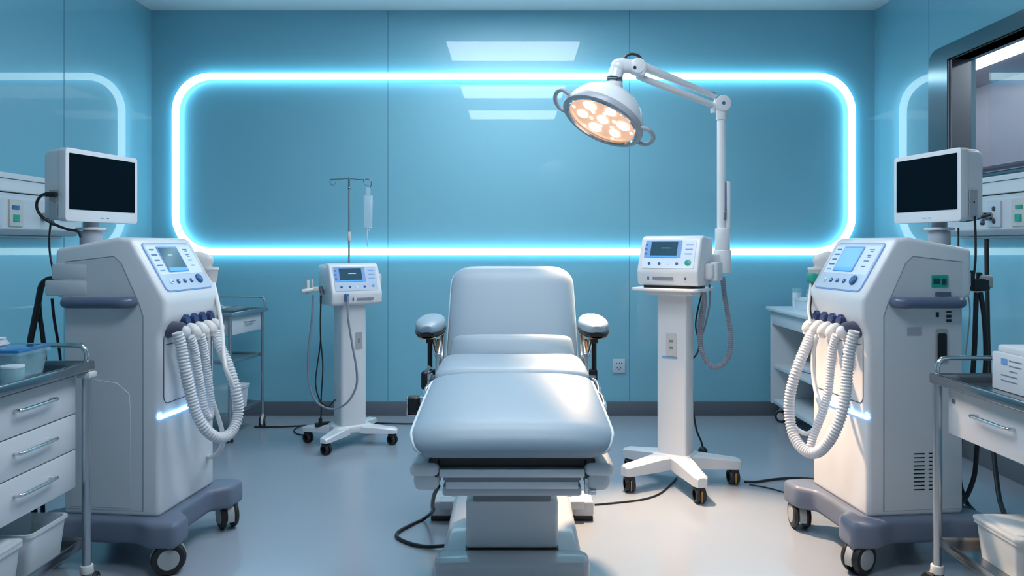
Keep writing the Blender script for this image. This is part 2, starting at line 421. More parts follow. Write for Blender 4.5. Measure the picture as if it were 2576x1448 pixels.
# ------------------------------------------------------------ ventilators
CAM = Vector((0,0,CAMZ))
def ventilator(s, loc, rot, label):
    """s = sign of local x of the side nearest the camera"""
    T = thing('ventilator', label, 'ventilator', loc, rot)
    M = Matrix.Translation(loc) @ Matrix.Rotation(math.radians(rot), 4, 'Z'); Mi = M.inverted()
    def onu(px, py, u):        # point of the viewing line lying u in front of the machine's front
        o = Mi @ CAM; d = (Mi @ at(px, py, 1.)) - o
        k = (-.20-u-o.y)/d.y; return o+d*k
    hw = .215
    prof = [(-.20,.20), (-.20,.90), (-.226,.965), (-.226,1.045), (-.085,1.282), (-.03,1.288), (.235,1.242), (.235,1.055), (.20,1.04), (.20,.20)]
    MB().prism(prof, -hw, hw, 'X', .026, 5).build('body', 'shell', T, 50)
    nx = s*hw                                     # near side plane
    # side cover panel, slightly raised, its top corner cut parallel to the console slope
    sp = [(-.135,.225), (-.135,.98), (-.118,1.03), (-.045,1.185), (-.015,1.212), (.19,1.19), (.19,.225)]
    for sd in (-1,1):
        MB().prism(sp, sd*(hw-.004), sd*(hw+.0025), 'X', .002, 1).build('side_panel', 'shell_side', T)
        MB().tube([(sd*(hw+.001), y, z) for y, z in sp[:-1]], .0022, n=6, smooth=0).build('panel_seam', 'seam_grey' if sd==s else 'shell', T)
    q = MB().prism([(-.05+a, .52+b) for a, b in [(-.035,-.285),(-.035,.10),(-.06+.03,.16),(.02,.20),(.20,.225),(.215,-.285)]], nx+s*.001, nx+s*.004, 'X', .001, 1).build('service_hatch', 'shell_side', T) if s < 0 else None
    # rear box
    MB().box((0.0,.17 if s < 0 else .165,1.152 if s < 0 else 1.12), (hw*2+.008 if s < 0 else hw*2-.02,.148,.062), .006).build('rear_box', 'shell_side', T)
    if s < 0: MB().box((0.0,.185 if s < 0 else .175,1.088), (hw*2+.010,.178 if s < 0 else .155,.062), .008).build('rear_tray', 'shell_side', T)
    # side rail handle
    for sd in ((s,) if True else ()):
        x0 = sd*(hw-.004); x1 = sd*(hw+.046)
        mb = MB(); mb.tube([(x0,-.090,1.035), (sd*(hw+.026),-.095,1.035), (x1,-.068,1.035), (x1,-.02,1.035), (x1,.08,1.034), (x1,.14,1.034), (sd*(hw+.02),.168,1.033), (x0,.165,1.033)], .022, n=16)
        mb.build('handle', 'handle_blue', T)
    # base
    def base_poly():
        h = [(0,-.235), (.12,-.235), (.175,-.30), (.285,-.305), (.292,-.20), (.25,-.12), (.25,.12), (.292,.20), (.285,.29), (.175,.285), (.12,.235), (0,.235)]
        return h+[(-x,y) for x,y in h[-2:0:-1]]
    MB().prism(base_poly(), .105, .205, 'Z', .022, 4).build('base', 'base_grey', T, 50)
    for x in (-.235,.235):
        for y in (-.25,.24):
            yw = 70
            if y < 0: yw = {(-1,True): 31, (-1,False): -47, (1,True): 24, (1,False): 80}[(s, x*s > 0)]
            caster(T, x, y, .063, yw, 'twin', .11)
    # front door with hoses
    FM = frameM((0,-.20,0), (1,0,0), (0,0,1))     # normal -> -y
    outline(FM, 0, .79, .37, .31, .03, .0016, .0012).build('front_panel_seam', 'seam_dark', T)
    MB().box((0,-.2008,.865), (.34,.002,.0025)).build('drawer_seam', 'seam_dark', T)
    MB().box((s*.05,-.202,.822), (.022,.004,.032), .002).build('latch', 'mark_blue', T)
    MB().box((s*.05,-.2045,.824), (.012,.003,.018), .002).build('latch_window', 'mark_pale', T)
    mb = MB(); mb.tube([(-s*.16,-.202,.588), (s*.19,-.202,.588), (s*.203,-.199,.592), (s*.207,-.196,.605)], .0085, n=8, smooth=4, flat=1.)
    mb.build('light_bar', 'bar_light', T)
    # control console on the slope
    a = Vector((0,-.226,1.045)); b_ = Vector((0,-.085,1.282)); sl = (b_-a); L = sl.length
    SM = frameM((a+b_)/2, (1,0,0), sl)            # z axis = outward normal
    if SM.col[2].z < 0: pass
    plate(SM, 0, .004, .356, .225, .022, .0025, .0).build('console_bezel', 'fascia_blue', T)
    plate(SM, 0, .004, .346, .216, .018, .0042, .0).build('console_fascia', 'fascia', T)
    up = plate(SM, 0, .035, .33, .135, .008, .0008, .0042).build('display_band', 'mark_pale', T)
    scr = plate(SM, -.02, .037, .150, .118, .004, .0035, .0044).build('display', 'fascia_blue', T)
    plate(SM, -.02, .037, .138, .106, .002, .001, .0080).build('display_glass', 'lcd_dark' if s < 0 else 'lcd_blue', scr)
    plate(SM, -.02, -.012, .138, .016, .001, .001, .0086).build('display_bar', 'lcd_bar', scr)
    if s < 0: plate(SM, -.03, .055, .03, .002, .0008, .001, .0088).build('trace', 'lcd_line', scr)
    for k in range(5): plate(SM, -.132, .083-k*.024, .034+(k%2)*.008, .006, .002, .0008, .0050).build('print_mark', 'mark_blue' if k != 4 else 'fascia_blue', T)
    for k in range(4):
        plate(SM, .112, .083-k*.026, .035-(k%2)*.01, .004, .0015, .0008, .0050).build('print_mark', 'mark_blue', T)
        if k < 2: plate(SM, .116, .075-k*.026, .02, .003, .001, .0008, .0050).build('print_mark', 'mark_blue', T)
    for k, x in enumerate((-.115,-.066,-.017,.034)):
        mb = MB(); mb.cyl(SM @ Vector((x,-.066,.004)), SM @ Vector((x,-.066,.008)), .010, n=18, bev=.001)
        kb = mb.build('button', 'mark_pale' if k == 0 else 'knob_blue', T)
        plate(SM, x+.003, -.066, .010, .004, .001, .001, .0082).build('button_mark', 'mark_blue' if k == 0 else 'mark_pale', kb)
    mb = MB(); mb.cyl(SM @ Vector((.10,-.060,.004)), SM @ Vector((.10,-.060,.012)), .0215, .020, n=28, bev=.002)
    kb = mb.build('dial', 'knob_blue', T)
    MB().cyl(SM @ Vector((.10,-.060,.012)), SM @ Vector((.10,-.060,.0132)), .012, n=24).build('dial_cap', 'mark_blue', kb)
    # connectors
    xs = [s*.152, s*.080, s*.016, -s*.048, -s*.112]; z0 = .925
    for k, x in enumerate(xs):
        f = Vector((x,-.20,z0))
        MB().cyl(f+Vector((0,-.0,.055)), f+Vector((0,-.004,.055)), .007, n=12).build('port_mark', 'mark_blue' if k % 2 else 'hub', T)
        if k == 0:
            mb = MB(); mb.lathe([(0,0),(.036,0),(.036,.004),(.033,.012),(.028,.055),(.022,.07),(0,.07)], frameM(f, (1,0,0), (0,.0,1)), 28)
            mb.build('inlet_port', 'port_dark', T)
            mb = MB(); mb.sph(f+Vector((0,-.068,-.012)), .024, (1,1,1.1)); mb.build('hose_cuff', 'hose', T)
        else:
            mb = MB(); mb.lathe([(0,0),(.022,0),(.024,.008),(.019,.02),(.023,.032),(.020,.046),(0,.046)], frameM(f+Vector((0,0,.016)), (1,0,0), (0,.3,1)), 20)
            mb.box(f+Vector((-s*.004,-.026,.040)), (.024,.030,.022), .006); mb.box(f+Vector((s*.012,-.034,.030)), (.018,.022,.026), .006)
            mb.build('valve', 'valve_blue', T)
            e = f+Vector((0,-.052,-.006))
            mb = MB(); mb.tube([e+Vector((0,.012,.004)), e+Vector((0,-.006,0)), e+Vector((0,-.024,-.016)), e+Vector((0,-.028,-.044))], .024, n=16, smooth=5, rf=lambda i, m, d: .018+.005*math.sin(PI*min(1,(i+1)/m))-(.004 if i > m-4 else 0))
            mb.build('elbow', 'elbow', T)
    if s < 0:
        A = [(446,836,.075),(456,872,.085),(466,930,.10),(478,985,.11),(494,1040,.13),(520,1082,.16),(553,1101,.185),(583,1085,.20),(599,1040,.205),(594,985,.20),(577,925,.165),(555,875,.12),(543,835,.082)]
        Bq = [(479,846,.082),(489,880,.085),(498,935,.09),(506,985,.09),(514,1030,.10),(524,1050,.10),(530,1020,.09),(524,960,.085),(516,900,.082),(506,842,.082)]
        D = [(523,842,.08),(521,880,.07),(520,930,.06),(528,985,.08),(546,1040,.11),(559,1085,.13),(560,1115,.13),(548,1138,.10),(533,1148,.05),(524,1148,-.01)]
        E = [(536,712,-.005),(543,740,.02),(552,785,.06),(559,840,.11),(563,895,.15),(569,930,.175),(582,960,.19),(594,990,.20)]
        E2 = [(531,714,-.01),(535,750,.01),(540,790,.03),(541,825,.04)]
        hsp = (-.214+.0, 0)
    else:
        A = [(2149,832,.075),(2138,880,.085),(2131,940,.095),(2126,995,.11),(2115,1045,.13),(2092,1098,.155),(2058,1136,.18),(2025,1133,.20),(1998,1098,.21),(1986,1045,.21),(1988,990,.205),(2004,930,.18),(2026,875,.13),(2042,838,.085)]
        Bq = [(2104,842,.08),(2094,880,.085),(2088,940,.09),(2082,990,.10),(2068,1040,.12),(2046,1095,.15),(2036,1132,.17)]
        D = [(2056,842,.08),(2047,880,.09),(2046,935,.10),(2054,990,.11),(2066,1030,.12),(2054,1070,.14),(2032,1090,.16),(2006,1080,.18),(1992,1062,.19)]
        E = [(2040,712,-.005),(2037,740,.03),(2034,780,.07),(2040,815,.09)]
        E2 = [(2044,714,-.01),(2042,742,.02),(2038,775,.05),(2042,803,.06)]
    hose([onu(*p) for p in A], .0205, .09, .0125).build('corrugated_hose', 'hose', T)
    hose([onu(*p) for p in Bq], .0165, .08, .011).build('corrugated_hose', 'hose', T)
    MB().tube([onu(*p) for p in D], .0095, n=12).build('smooth_tube', 'tube_white', T)
    MB().tube([onu(*p) for p in E], .0095 if s < 0 else .006, n=12).build('smooth_tube', 'tube_white', T)
    MB().tube([onu(*p) for p in E2], .007 if s < 0 else .005, n=10).build('sensor_cord', 'tube_white' if s < 0 else 'cable', T)
    # hand piece holder on the far side of the console
    fx = -s*(hw+.018)
    mb = MB(); mb.box((fx,-.132,1.180), (.05,.095,.085), .022, 4, rot=Matrix.Rotation(.35,4,'X')); mb.build('hand_piece', 'elbow', T)
    mb = MB(); mb.lathe([(0,0),(.018,0),(.026,.03),(.030,.066),(.033,.07),(.031,.08),(0,.084)], Matrix.Translation((fx,-.176,1.078)), 24)
    hp = mb.build('hand_piece_cup', 'elbow', T)
    if s > 0: MB().box((fx+.002,-.178,1.112), (.056,.062,.045), .012, 3).build('green_clip', 'green', T)
    # monitor on its post
    if s < 0:
        pm = at(207+22, 600, 3.18)
    else:
        pm = at(2363, 600, 3.18)
    pl = Mi @ pm; 
    zt = 1.36
    mb = MB(); mb.cyl((pl.x,pl.y,1.24), (pl.x,pl.y,1.315), .042, n=28, bev=.003); mb.cyl((pl.x,pl.y,1.315),(pl.x,pl.y,1.36), .030, n=24)
    mb.build('monitor_post', 'base_grey' if False else 'shell_grey', T)
    mb = MB(); mb.cyl((pl.x,pl.y,1.318), (pl.x,pl.y,1.330), .058, n=28, bev=.003)
    mb.box((pl.x-s*.03,pl.y,1.322), (.12,.035,.012), .004); mb.build('swivel_plate', 'shell_side', T)
    # monitor geometry: near and far corners of its face in the room
    if s < 0:
        pn = Vector(((165-CX)/F*2.98, 2.98)); pf = Vector(((346-CX)/F*3.38, 3.38))
    else:
        pn = Vector(((2417-CX)/F*2.98, 2.98)); pf = Vector(((2249-CX)/F*3.36, 3.36))
    dirw = (pf-pn); W = dirw.length; dirw.normalize()
    left = pn if s < 0 else pf; right = pf if s < 0 else pn
    ex = Vector(((right-left).x, (right-left).y, 0)).normalized(); ez = Vector((0,0,1))
    zc = 1.497; H = .292
    mid = Vector(((pn.x+pf.x)/2, (pn.y+pf.y)/2, zc))
    MM = Mi @ frameM(mid, ex, ez)      # z axis -> outward (towards the viewer)
    mb = MB()
    mb.prism(rrect(W, H, .014), -.035, 0, 'Z', .006, 3, M=MM)
    rb = []
    for f, z in ((.5,-.03), (.49,-.09), (.46,-.115)):
        rb.append([MM @ Vector((x, y, z)) for x, y in rrect(W*2*f*.985, H*2*f*.985, .02)])
    mb.loft(rb)
    mo = mb.build('monitor', 'shell', T, 45)
    plate(MM, 0, .014, W-.036, H-.068, .003, .0012, .0002).build('screen', 'screen_dark', mo)
    for k, x in enumerate((-.012,0,.02,.026)): plate(MM, x, -H/2+.018, .006, .004, .001, .0008, .0).build('logo_mark', 'mark_blue', mo)
    sidex = -W/2 if s < 0 else W/2
    plate(MM @ Matrix.Translation((sidex-s*.0,0,0)) @ Matrix.Rotation(-s*PI/2*-1,4,'Y'), s*.055*1, -.045, .035, .045, .003, .004, .0).build('side_port', 'hub', mo)
    plate(MM @ Matrix.Translation((sidex-s*.0,0,0)) @ Matrix.Rotation(-s*PI/2*-1,4,'Y'), s*.055*1, -.100, .035, .05, .003, .004, .0).build('side_port', 'shell_grey', mo)
    # cables at the monitor's side
    def inv(px,py,Y): return Mi @ at(px,py,Y)
    if s < 0:
        mb = MB(); mb.tube([inv(p[0],p[1],p[2]) for p in ((140,489,2.97),(122,488,2.97),(106,490,2.98),(93,508,2.99),(95,530,3.0),(112,550,3.0),(142,566,3.02),(168,576,3.06),(196,582,3.1),(203,596,3.12))], .0055, n=8); mb.cyl(inv(142,489,2.97), inv(116,488,2.97), .010, n=12)
        mb.build('video_cable', 'cable', T)
        mb = MB(); mb.tube([inv(p[0],p[1],p[2]) for p in ((128,555,3.04),(124,600,3.04),(126,640,3.04),(132,672,3.02),(136,685,3.0))], .004, n=8); mb.build('thin_cable', 'cable', T)
        mb = MB(); mb.tube([inv(p[0],p[1],p[2]) for p in ((142,701,3.04),(120,703,3.04),(104,720,3.04),(96,760,3.05),(84,820,3.05),(76,865,3.05),(72,960,3.05),(70,1100,3.06),(80,1240,3.08),(95,1340,3.15))], .012, n=12); mb.build('power_cable', 'cable', T)
        mb = MB(); mb.tube([inv(p[0],p[1],p[2]) for p in ((140,706,3.07),(112,712,3.07),(99,735,3.07),(100,790,3.07),(107,840,3.07),(112,900,3.07),(112,1000,3.08),(106,1150,3.1),(108,1300,3.2))], .009, n=12); mb.build('power_cable', 'cable', T)
        mb = MB(); mb.tube([inv(p[0],p[1],p[2]) for p in ((131,750,3.06),(136,800,3.06),(146,860,3.06),(152,910,3.06),(150,1000,3.06))], .0055, n=8); mb.build('thin_cable', 'cable', T)
    else:
        mb = MB(); mb.tube([inv(p[0],p[1],p[2]) for p in ((2436,499,3.0),(2442,497,3.0),(2450,510,3.0),(2452,540,3.0),(2454,600,3.0),(2454,650,3.0),(2450,690,3.0),(2446,700,3.0))], .0045, n=8); mb.build('video_cable', 'cable', T)
        mb = MB(); mb.tube([inv(p[0],p[1],p[2]) for p in ((2416,556,3.05),(2440,554,3.05),(2462,549,3.06),(2490,541,3.08))], .004, n=8); mb.cyl(inv(2458,548,3.06), inv(2492,539,3.08), .009, .003, n=10)
        mb.build('thin_cable', 'cable', T)
        mb = MB(); mb.tube([inv(p[0],p[1],p[2]) for p in ((2411,572,3.08),(2411,600,3.08),(2411,622,3.08))], .0035, n=8); mb.build('thin_cable', 'cable', T)
    if s > 0:
        SN = frameM((nx,0,0), (0,1,0), (0,0,1))    # +x outward, local x = back
        g = plate(SN, .095, 1.115, .068, .047, .003, .004, .002).build('green_label', 'green', T)
        plate(SN, .080, 1.115, .026, .022, .001, .001, .0062).build('label_window', 'green_dark', g)
        plate(SN, .112, 1.113, .018, .024, .001, .001, .0062).build('label_window', 'green_dark', g)
        plate(SN, .105, 1.066, .06, .016, .002, .012, .002).build('handle_latch', 'handle_blue', T)
        plate(SN, -.01, .93, .06, .014, .001, .002, .003).build('rating_plate', 'hub', T)
        plate(SN, -.01, .915, .06, .018, .001, .002, .003).build('rating_plate', 'fascia_blue' if False else 'shell_grey', T)
        plate(SN, .085, .985, .012, .02, .001, .002, .003).build('side_socket', 'black', T)
        for k in range(3): plate(SN, .133, .995-k*.017, .02, .011 if k else .007, .001, .002, .003).build('side_socket', 'black', T)
        q = plate(SN, .10, .865, .052, .13, .01, .006, .003).build('switch_frame', 'hub', T)
        plate(SN, .10, .86, .036, .105, .008, .004, .009).build('switch_rocker', 'black', q)
        for c in (0, 1):
            for k in range(10):
                plate(SN, .010+c*.062, .305+k*.0155, .046, .0045, .002, .0012, .0022).build('vent_slot', 'black', T)
        mb = MB(); pts = [inv(*p) for p in ((2437,690,3.05),(2476,690,3.05))]
        c = inv(2462,716,3.03)
        mb = MB(); mb.box(c, (.045,.07,.05), .008, 2); mb.build('power_block', 'black', T)
        mb = MB(); mb.box(c+Vector((0,-.008,.012))+ (inv(2485,705,3.06)-inv(2462,705,3.06))*1.0, (.035,.045,.055), .012, 3); mb.build('power_block_cover', 'hub', T)
        mb = MB(); mb.box(inv(2443,692,3.0), (.02,.022,.04), .004); mb.build('plug', 'black', T)
        mb = MB(); mb.box(inv(2463,694,3.05), (.02,.018,.03), .004); mb.build('plug', 'black', T)
        for px0, pts in ((0, ((2456,735,3.03),(2454,800,3.03),(2450,900,3.04),(2440,1000,3.06),(2418,1090,3.08),(2412,1150,3.08),(2414,1210,3.1),(2430,1260,3.15),(2450,1285,3.2))), (1, ((2466,735,3.03),(2476,800,3.03),(2480,900,3.04),(2472,1000,3.08),(2458,1120,3.1),(2452,1190,3.1),(2436,1238,3.1),(2420,1262,3.08),(2412,1270,3.06)))):
            mb = MB(); mb.tube([inv(*p) for p in pts], .0095, n=12); mb.build('power_cable', 'cable', T)
        mb = MB(); mb.box(inv(2388,1265,3.04), (.03,.05,.05), .008, 3); mb.tube([inv(2392,1270,3.04), inv(2410,1272,3.06), inv(2440,1278,3.12), inv(2460,1290,3.2)], .006, n=8); mb.build('mains_plug', 'black', T)
        mb = MB(); mb.tube([inv(*p) for p in ((2436,745,3.08),(2440,780,3.08),(2436,830,3.08),(2428,900,3.1))], .003, n=8); mb.build('thin_cable', 'tube_white', T)
    return T
ventilator(-1, (-1.541,3.155,0), 84, 'tall white ventilator with dark console display on the left beside the drawer trolley')
ventilator(1, (1.552,3.155,0), -84, 'tall white ventilator with bright blue console display and green side label on the right')

# ------------------------------------------------------------ exam chair
CH = thing('exam_chair', 'pale blue padded reclining exam chair in the middle of the room', 'chair', (0,2.95,0))
CY = 2.95
def sup(w, t, n=4.5, k=40):
    out = []
    for i in range(k):
        a = 2*PI*i/k; c, s_ = math.cos(a), math.sin(a)
        out.append((w*math.copysign(abs(c)**(2/n), c), t*math.copysign(abs(s_)**(2/n), s_)))
    return out
def cushion(path, wf, th, r0, r1, n=4.5, bulge=None, steps=44, side_piping=True, lift=None, phi=.12):
    """path: list of (y,z); wf(t) half width; th half thickness; r0/r1 end radii (plan)"""
    P = resample(spline([Vector((0,y,z)) for y, z in path], 8), .004)
    L = [0]
    for a, b in zip(P, P[1:]): L.append(L[-1]+(b-a).length)
    tot = L[-1]
    def pos(d):
        k = 0
        while k < len(P)-2 and L[k+1] < d: k += 1
        t = (d-L[k])/max(1e-9, L[k+1]-L[k]); return P[k].lerp(P[k+1], max(0,min(1,t))), (P[k+1]-P[k]).normalized()
    ds = []
    for i in range(10): ds.append(r0*(1-math.cos(i/10*PI/2)))
    for i in range(steps): ds.append(r0+(tot-r0-r1)*i/steps)
    for i in range(11): ds.append(tot-r1+r1*math.sin(i/10*PI/2))
    rings = []; pl, pr = [], []
    for d in ds:
        c, tg = pos(d); nrm = Vector((0,-tg.z,tg.y))
        f = 1.; rr = None
        if d < r0: x = (r0-d)/r0; rr = r0
        elif d > tot-r1: x = (d-(tot-r1))/r1; rr = r1
        else: x = 0; rr = r0
        x = min(x, .999)
        curve = 1-math.sqrt(max(0,1-x**2.4))
        w = wf(d/tot)-rr*curve
        t_ = th*(1-.82*curve) if curve > 0 else th
        ring = []
        for a, b in sup(max(w,.01), t_, n):
            z = b
            if lift: z += lift(a, d/tot)*(1 if b > 0 else .2)
            ring.append(c+Vector((a,0,0))+nrm*z)
        rings.append(ring)
        pr.append(c+Vector((w+.001,0,0))+nrm*(t_*phi)); pl.append(c+Vector((-w-.001,0,0))+nrm*(t_*phi))
    return rings, pl, pr
def cshift(mb): mb.bm.transform(Matrix.Translation((0,-CY,0))); return mb
# leg section
rings, pl, pr = cushion([(2.292,.612),(2.315,.645),(2.38,.663),(2.55,.690),(2.84,.728)], lambda t: .312-.016*t, .050, .075, .045, 5, lift=lambda a, t: .012*(1-(a/.31)**2), phi=.5)
mb = MB(); mb.loft(rings); leg = cshift(mb).build('leg_cushion', 'leather', CH, 60)
mb = MB(); mb.tube(pl[3:], .0042, n=8, smooth=0); mb.tube(pr[3:], .0042, n=8, smooth=0); cshift(mb).build('piping', 'piping', leg)
# seat section
rings, pl, pr = cushion([(2.855,.735),(2.93,.742),(3.06,.745),(3.21,.750)], lambda t: .298-.022*t, .048, .04, .04, 4, lift=lambda a, t: .018*math.sin(PI*min(1,t*1.0))+.014*(abs(a)/.28)**2*t-.004)
mb = MB(); mb.loft(rings); seat = cshift(mb).build('seat_cushion', 'leather', CH, 60)
# backrest
rings, pl, pr = cushion([(3.25,.70),(3.29,.80),(3.36,.95),(3.43,1.08),(3.475,1.155)], lambda t: .285-.014*t, .042, .05, .10, 5)
mb = MB(); mb.loft(rings); back = cshift(mb).build('backrest', 'leather', CH, 60)
mb = MB(); mb.tube(pl[4:], .004, n=8, smooth=0); mb.tube(pr[4:], .004, n=8, smooth=0); cshift(mb).build('piping', 'piping', back)
mb = MB(); mb.tube([(-.21,3.262,.862),(-.1,3.262,.862),(.1,3.262,.862),(.21,3.262,.862)], .0015, n=6); cshift(mb).build('stitching', 'seam_grey', back)
rings, pl, pr = cushion([(3.215,.745),(3.222,.785),(3.248,.832),(3.275,.86)], lambda t: .275-.02*t, .036, .03, .035, 3.2)
mb = MB(); mb.loft(rings); cshift(mb).build('lumbar_cushion', 'leather', CH, 60)
# backrest side plates (chrome) and arm rests
for s in (-1, 1):
    mb = MB(); mb.prism([(3.20,.70),(3.27,.69),(3.35,.85),(3.375,.895),(3.34,.91),(3.29,.87),(3.24,.79)], s*.292, s*.312, 'X', .006, 3)
    mb.prism([(3.14,.66),(3.24,.66),(3.30,.80),(3.22,.86),(3.17,.80)], s*.300, s*.322, 'X', .006, 3)
    cshift(mb).build('side_bracket', 'chrome', CH)
    ar = MB()
    R1 = []
    for k in range(15):
        t = k/14; w = .064*math.sin(PI*min(1,max(.0,(t*.94+.03))))**.38; y = 3.13+.30*t
        zc_ = .905+.02*t
        R1.append([(s*.352+a, y, zc_+b) for a, b in sup(max(w,.006), .030*min(1,.25+math.sin(PI*min(1,max(.02,t*.96+.02)))**.5), 2.6, 24)])
    ar.loft(R1); a_ = cshift(ar).build('armrest', 'leather', CH, 60)
    mb = MB(); R2 = []
    for k in range(15):
        t = k/14; w = .066*math.sin(PI*min(1,max(.0,(t*.94+.03))))**.38; y = 3.13+.30*t
        R2.append([(s*.352+a, y, .882+.02*t+b) for a, b in sup(max(w,.006), .013, 3, 24)])
    mb.loft(R2); cshift(mb).build('armrest_shell', 'black', a_)
    mb = MB(); R3 = []
    for k in range(15):
        t = k/14; w = .066*math.sin(PI*min(1,max(.0,(t*.94+.03))))**.38; y = 3.13+.30*t
        R3.append([(s*.352+a, y, .871+.02*t+b) for a, b in sup(max(w*.97,.006), .004, 3, 24)])
    mb.loft(R3); cshift(mb).build('armrest_trim', 'copper', a_)
    mb = MB(); mb.cyl((s*.352,3.24,.70), (s*.352,3.24,.872), .0105, n=16); mb.box((s*.352,3.24,.85), (.03,.034,.026), .004); mb.box((s*.345,3.24,.70), (.04,.04,.05), .006)
    cshift(mb).build('armrest_post', 'black' , CH)
    mb = MB(); mb.cyl((s*.300,3.26,.715), (s*.36,3.30,.885), .013, n=16, bev=.002); mb.box((s*.33,3.24,.69), (.06,.06,.03), .008)
    cshift(mb).build('armrest_bracket', 'chrome', CH)
    # side rails under seat and clamps
    mb = MB(); mb.tube([(s*.300,2.62,.64),(s*.315,2.72,.655),(s*.322,2.85,.675),(s*.325,3.0,.69),(s*.325,3.18,.69)], .011, n=12); cshift(mb).build('side_rail', 'chrome', CH)
# clamps on the left, latch on the right
mb = MB(); mb.box((-.347,3.03,.715), (.034,.045,.075), .012, 3); c1 = cshift(mb).build('rail_clamp', 'black', CH)
mb = MB(); mb.box((-.328,3.02,.718), (.022,.03,.055), .006); mb.cyl((-.34,3.03,.75), (-.325,3.03,.765), .012, n=14); cshift(mb).build('clamp_bracket', 'chrome', c1)
mb = MB(); mb.box((-.356,2.75,.675), (.044,.05,.062), .008, 3); c2 = cshift(mb).build('rail_clamp', 'black', CH)
mb = MB(); mb.box((-.378,2.75,.675), (.006,.052,.064), .002); mb.box((-.362,2.75,.641), (.038,.052,.007), .002); cshift(mb).build('clamp_plate', 'chrome', c2); mb = MB(); mb.box((-.324,2.75,.69), (.03,.03,.03), .006); cshift(mb).build('clamp_bracket', 'chrome', c2)
mb = MB(); mb.tube([(.315,2.95,.73),(.33,2.93,.72),(.333,2.9,.695),(.322,2.88,.67)], .009, n=10); cshift(mb).build('side_latch', 'chrome', CH); mb = MB(); mb.tube([(.313,2.80,.71),(.33,2.78,.70),(.335,2.74,.67),(.32,2.70,.645)], .009, n=10); cshift(mb).build('side_latch', 'chrome', CH)
mb = MB(); mb.tube([(-.315,2.92,.72),(-.33,2.9,.70),(-.333,2.86,.675),(-.322,2.82,.66)], .009, n=10); cshift(mb).build('side_latch', 'chrome', CH)
# under frame
mb = MB(); mb.box((0,2.66,.605), (.50,.62,.035), .004); mb.box((0,2.38,.580), (.508,.03,.040), .002)
for s in (-1,1): mb.box((s*.245,2.37,.560), (.030,.03,.056), .003)
mb.box((0,3.02,.66), (.50,.36,.05), .01); cshift(mb).build('under_frame', 'black', CH)
mb = MB(); mb.box((0.0,2.362,.545), (.452,.03,.026), .003); cshift(mb).build('cross_bar', 'alu', CH)
mb = MB(); mb.box((0,2.37,.527), (.43,.02,.014), .001); mb.box((0,2.37,.512), (.418,.012,.02)); cshift(mb).build('cross_bar_channel', 'grey_paint', CH)
mb = MB(); mb.box((0.0,2.376,.504), (.415,.03,.024), .003); cshift(mb).build('cross_bar', 'alu', CH)
mb = MB(); mb.box((0.0,2.66,.466), (.447,.48,.032), .008); cshift(mb).build('carrier_plate', 'white_gloss', CH)
for s in (-1,1):
    mb = MB(); mb.box((s*.273,2.50,.556), (.092,.32,.042), .018, 4); mb.box((s*.268,2.50,.518), (.082,.30,.065), .026, 4); cshift(mb).build('side_cover', 'shell', CH)
mb = MB(); mb.cyl((.238,2.355,.485), (.262,2.355,.485), .008, n=12); mb.box((.232,2.36,.505), (.012,.02,.05), .003); cshift(mb).build('bolt', 'chrome', CH)
mb = MB(); mb.box((0,2.955,.385), (.29,.34,.16), .008); cshift(mb).build('inner_column', 'grey_paint', CH)
mb = MB(); mb.prism([(x,y) for x,y in [(-.17,2.785),(.17,2.785),(.17,3.16),(-.17,3.16)]], .135, .318, 'Z', .014, 3); cshift(mb).build('column', 'shell', CH)
mb = MB(); mb.prism([(-.172,2.775),(.172,2.775),(.172,3.165),(-.172,3.165)], .129, .137, 'Z', .002, 2); cshift(mb).build('column_gasket', 'black', CH)
mb = MB(); mb.prism([(-.258,2.76),(.258,2.76),(.262,3.42),(-.262,3.42)], .004, .130, 'Z', .025, 5); cshift(mb).build('base', 'white_gloss', CH)
mb = MB(); mb.prism([(-.278,2.68),(-.26,2.655),(.26,2.655),(.278,2.68),(.278,2.755),(.255,2.79),(-.255,2.79),(-.278,2.755)], .004, .135, 'Z', .022, 5); cshift(mb).build('base_nose', 'white_gloss', CH)
for s in (-1,1):
    mb = MB(); mb.box((s*.325,3.52,.055), (.095,.16,.07), .012, 3); mb.box((s*.22,3.46,.075), (.22,.07,.04), .008); f_ = cshift(mb).build('outrigger_foot', 'cart_white', CH)
    mb = MB(); mb.box((s*.325,3.52,.011), (.09,.155,.022), .004); cshift(mb).build('foot_pad', 'black', f_)
mb = MB(); mb.tube([at(1103,1222,2.62)-Vector((0,0,0)), at(1092,1245,2.75), at(1088,1270,2.95), at(1089,1285,3.3), Vector((-.40,3.44,.012)), Vector((-.46,3.36,.008)), Vector((-.495,3.29,.008)), Vector((-.49,3.23,.008)), Vector((-.43,3.165,.008)), Vector((-.355,3.125,.010)), Vector((-.262,3.11,.02))], .0075, n=10)
cshift(mb).build('power_cord', 'cable', CH)

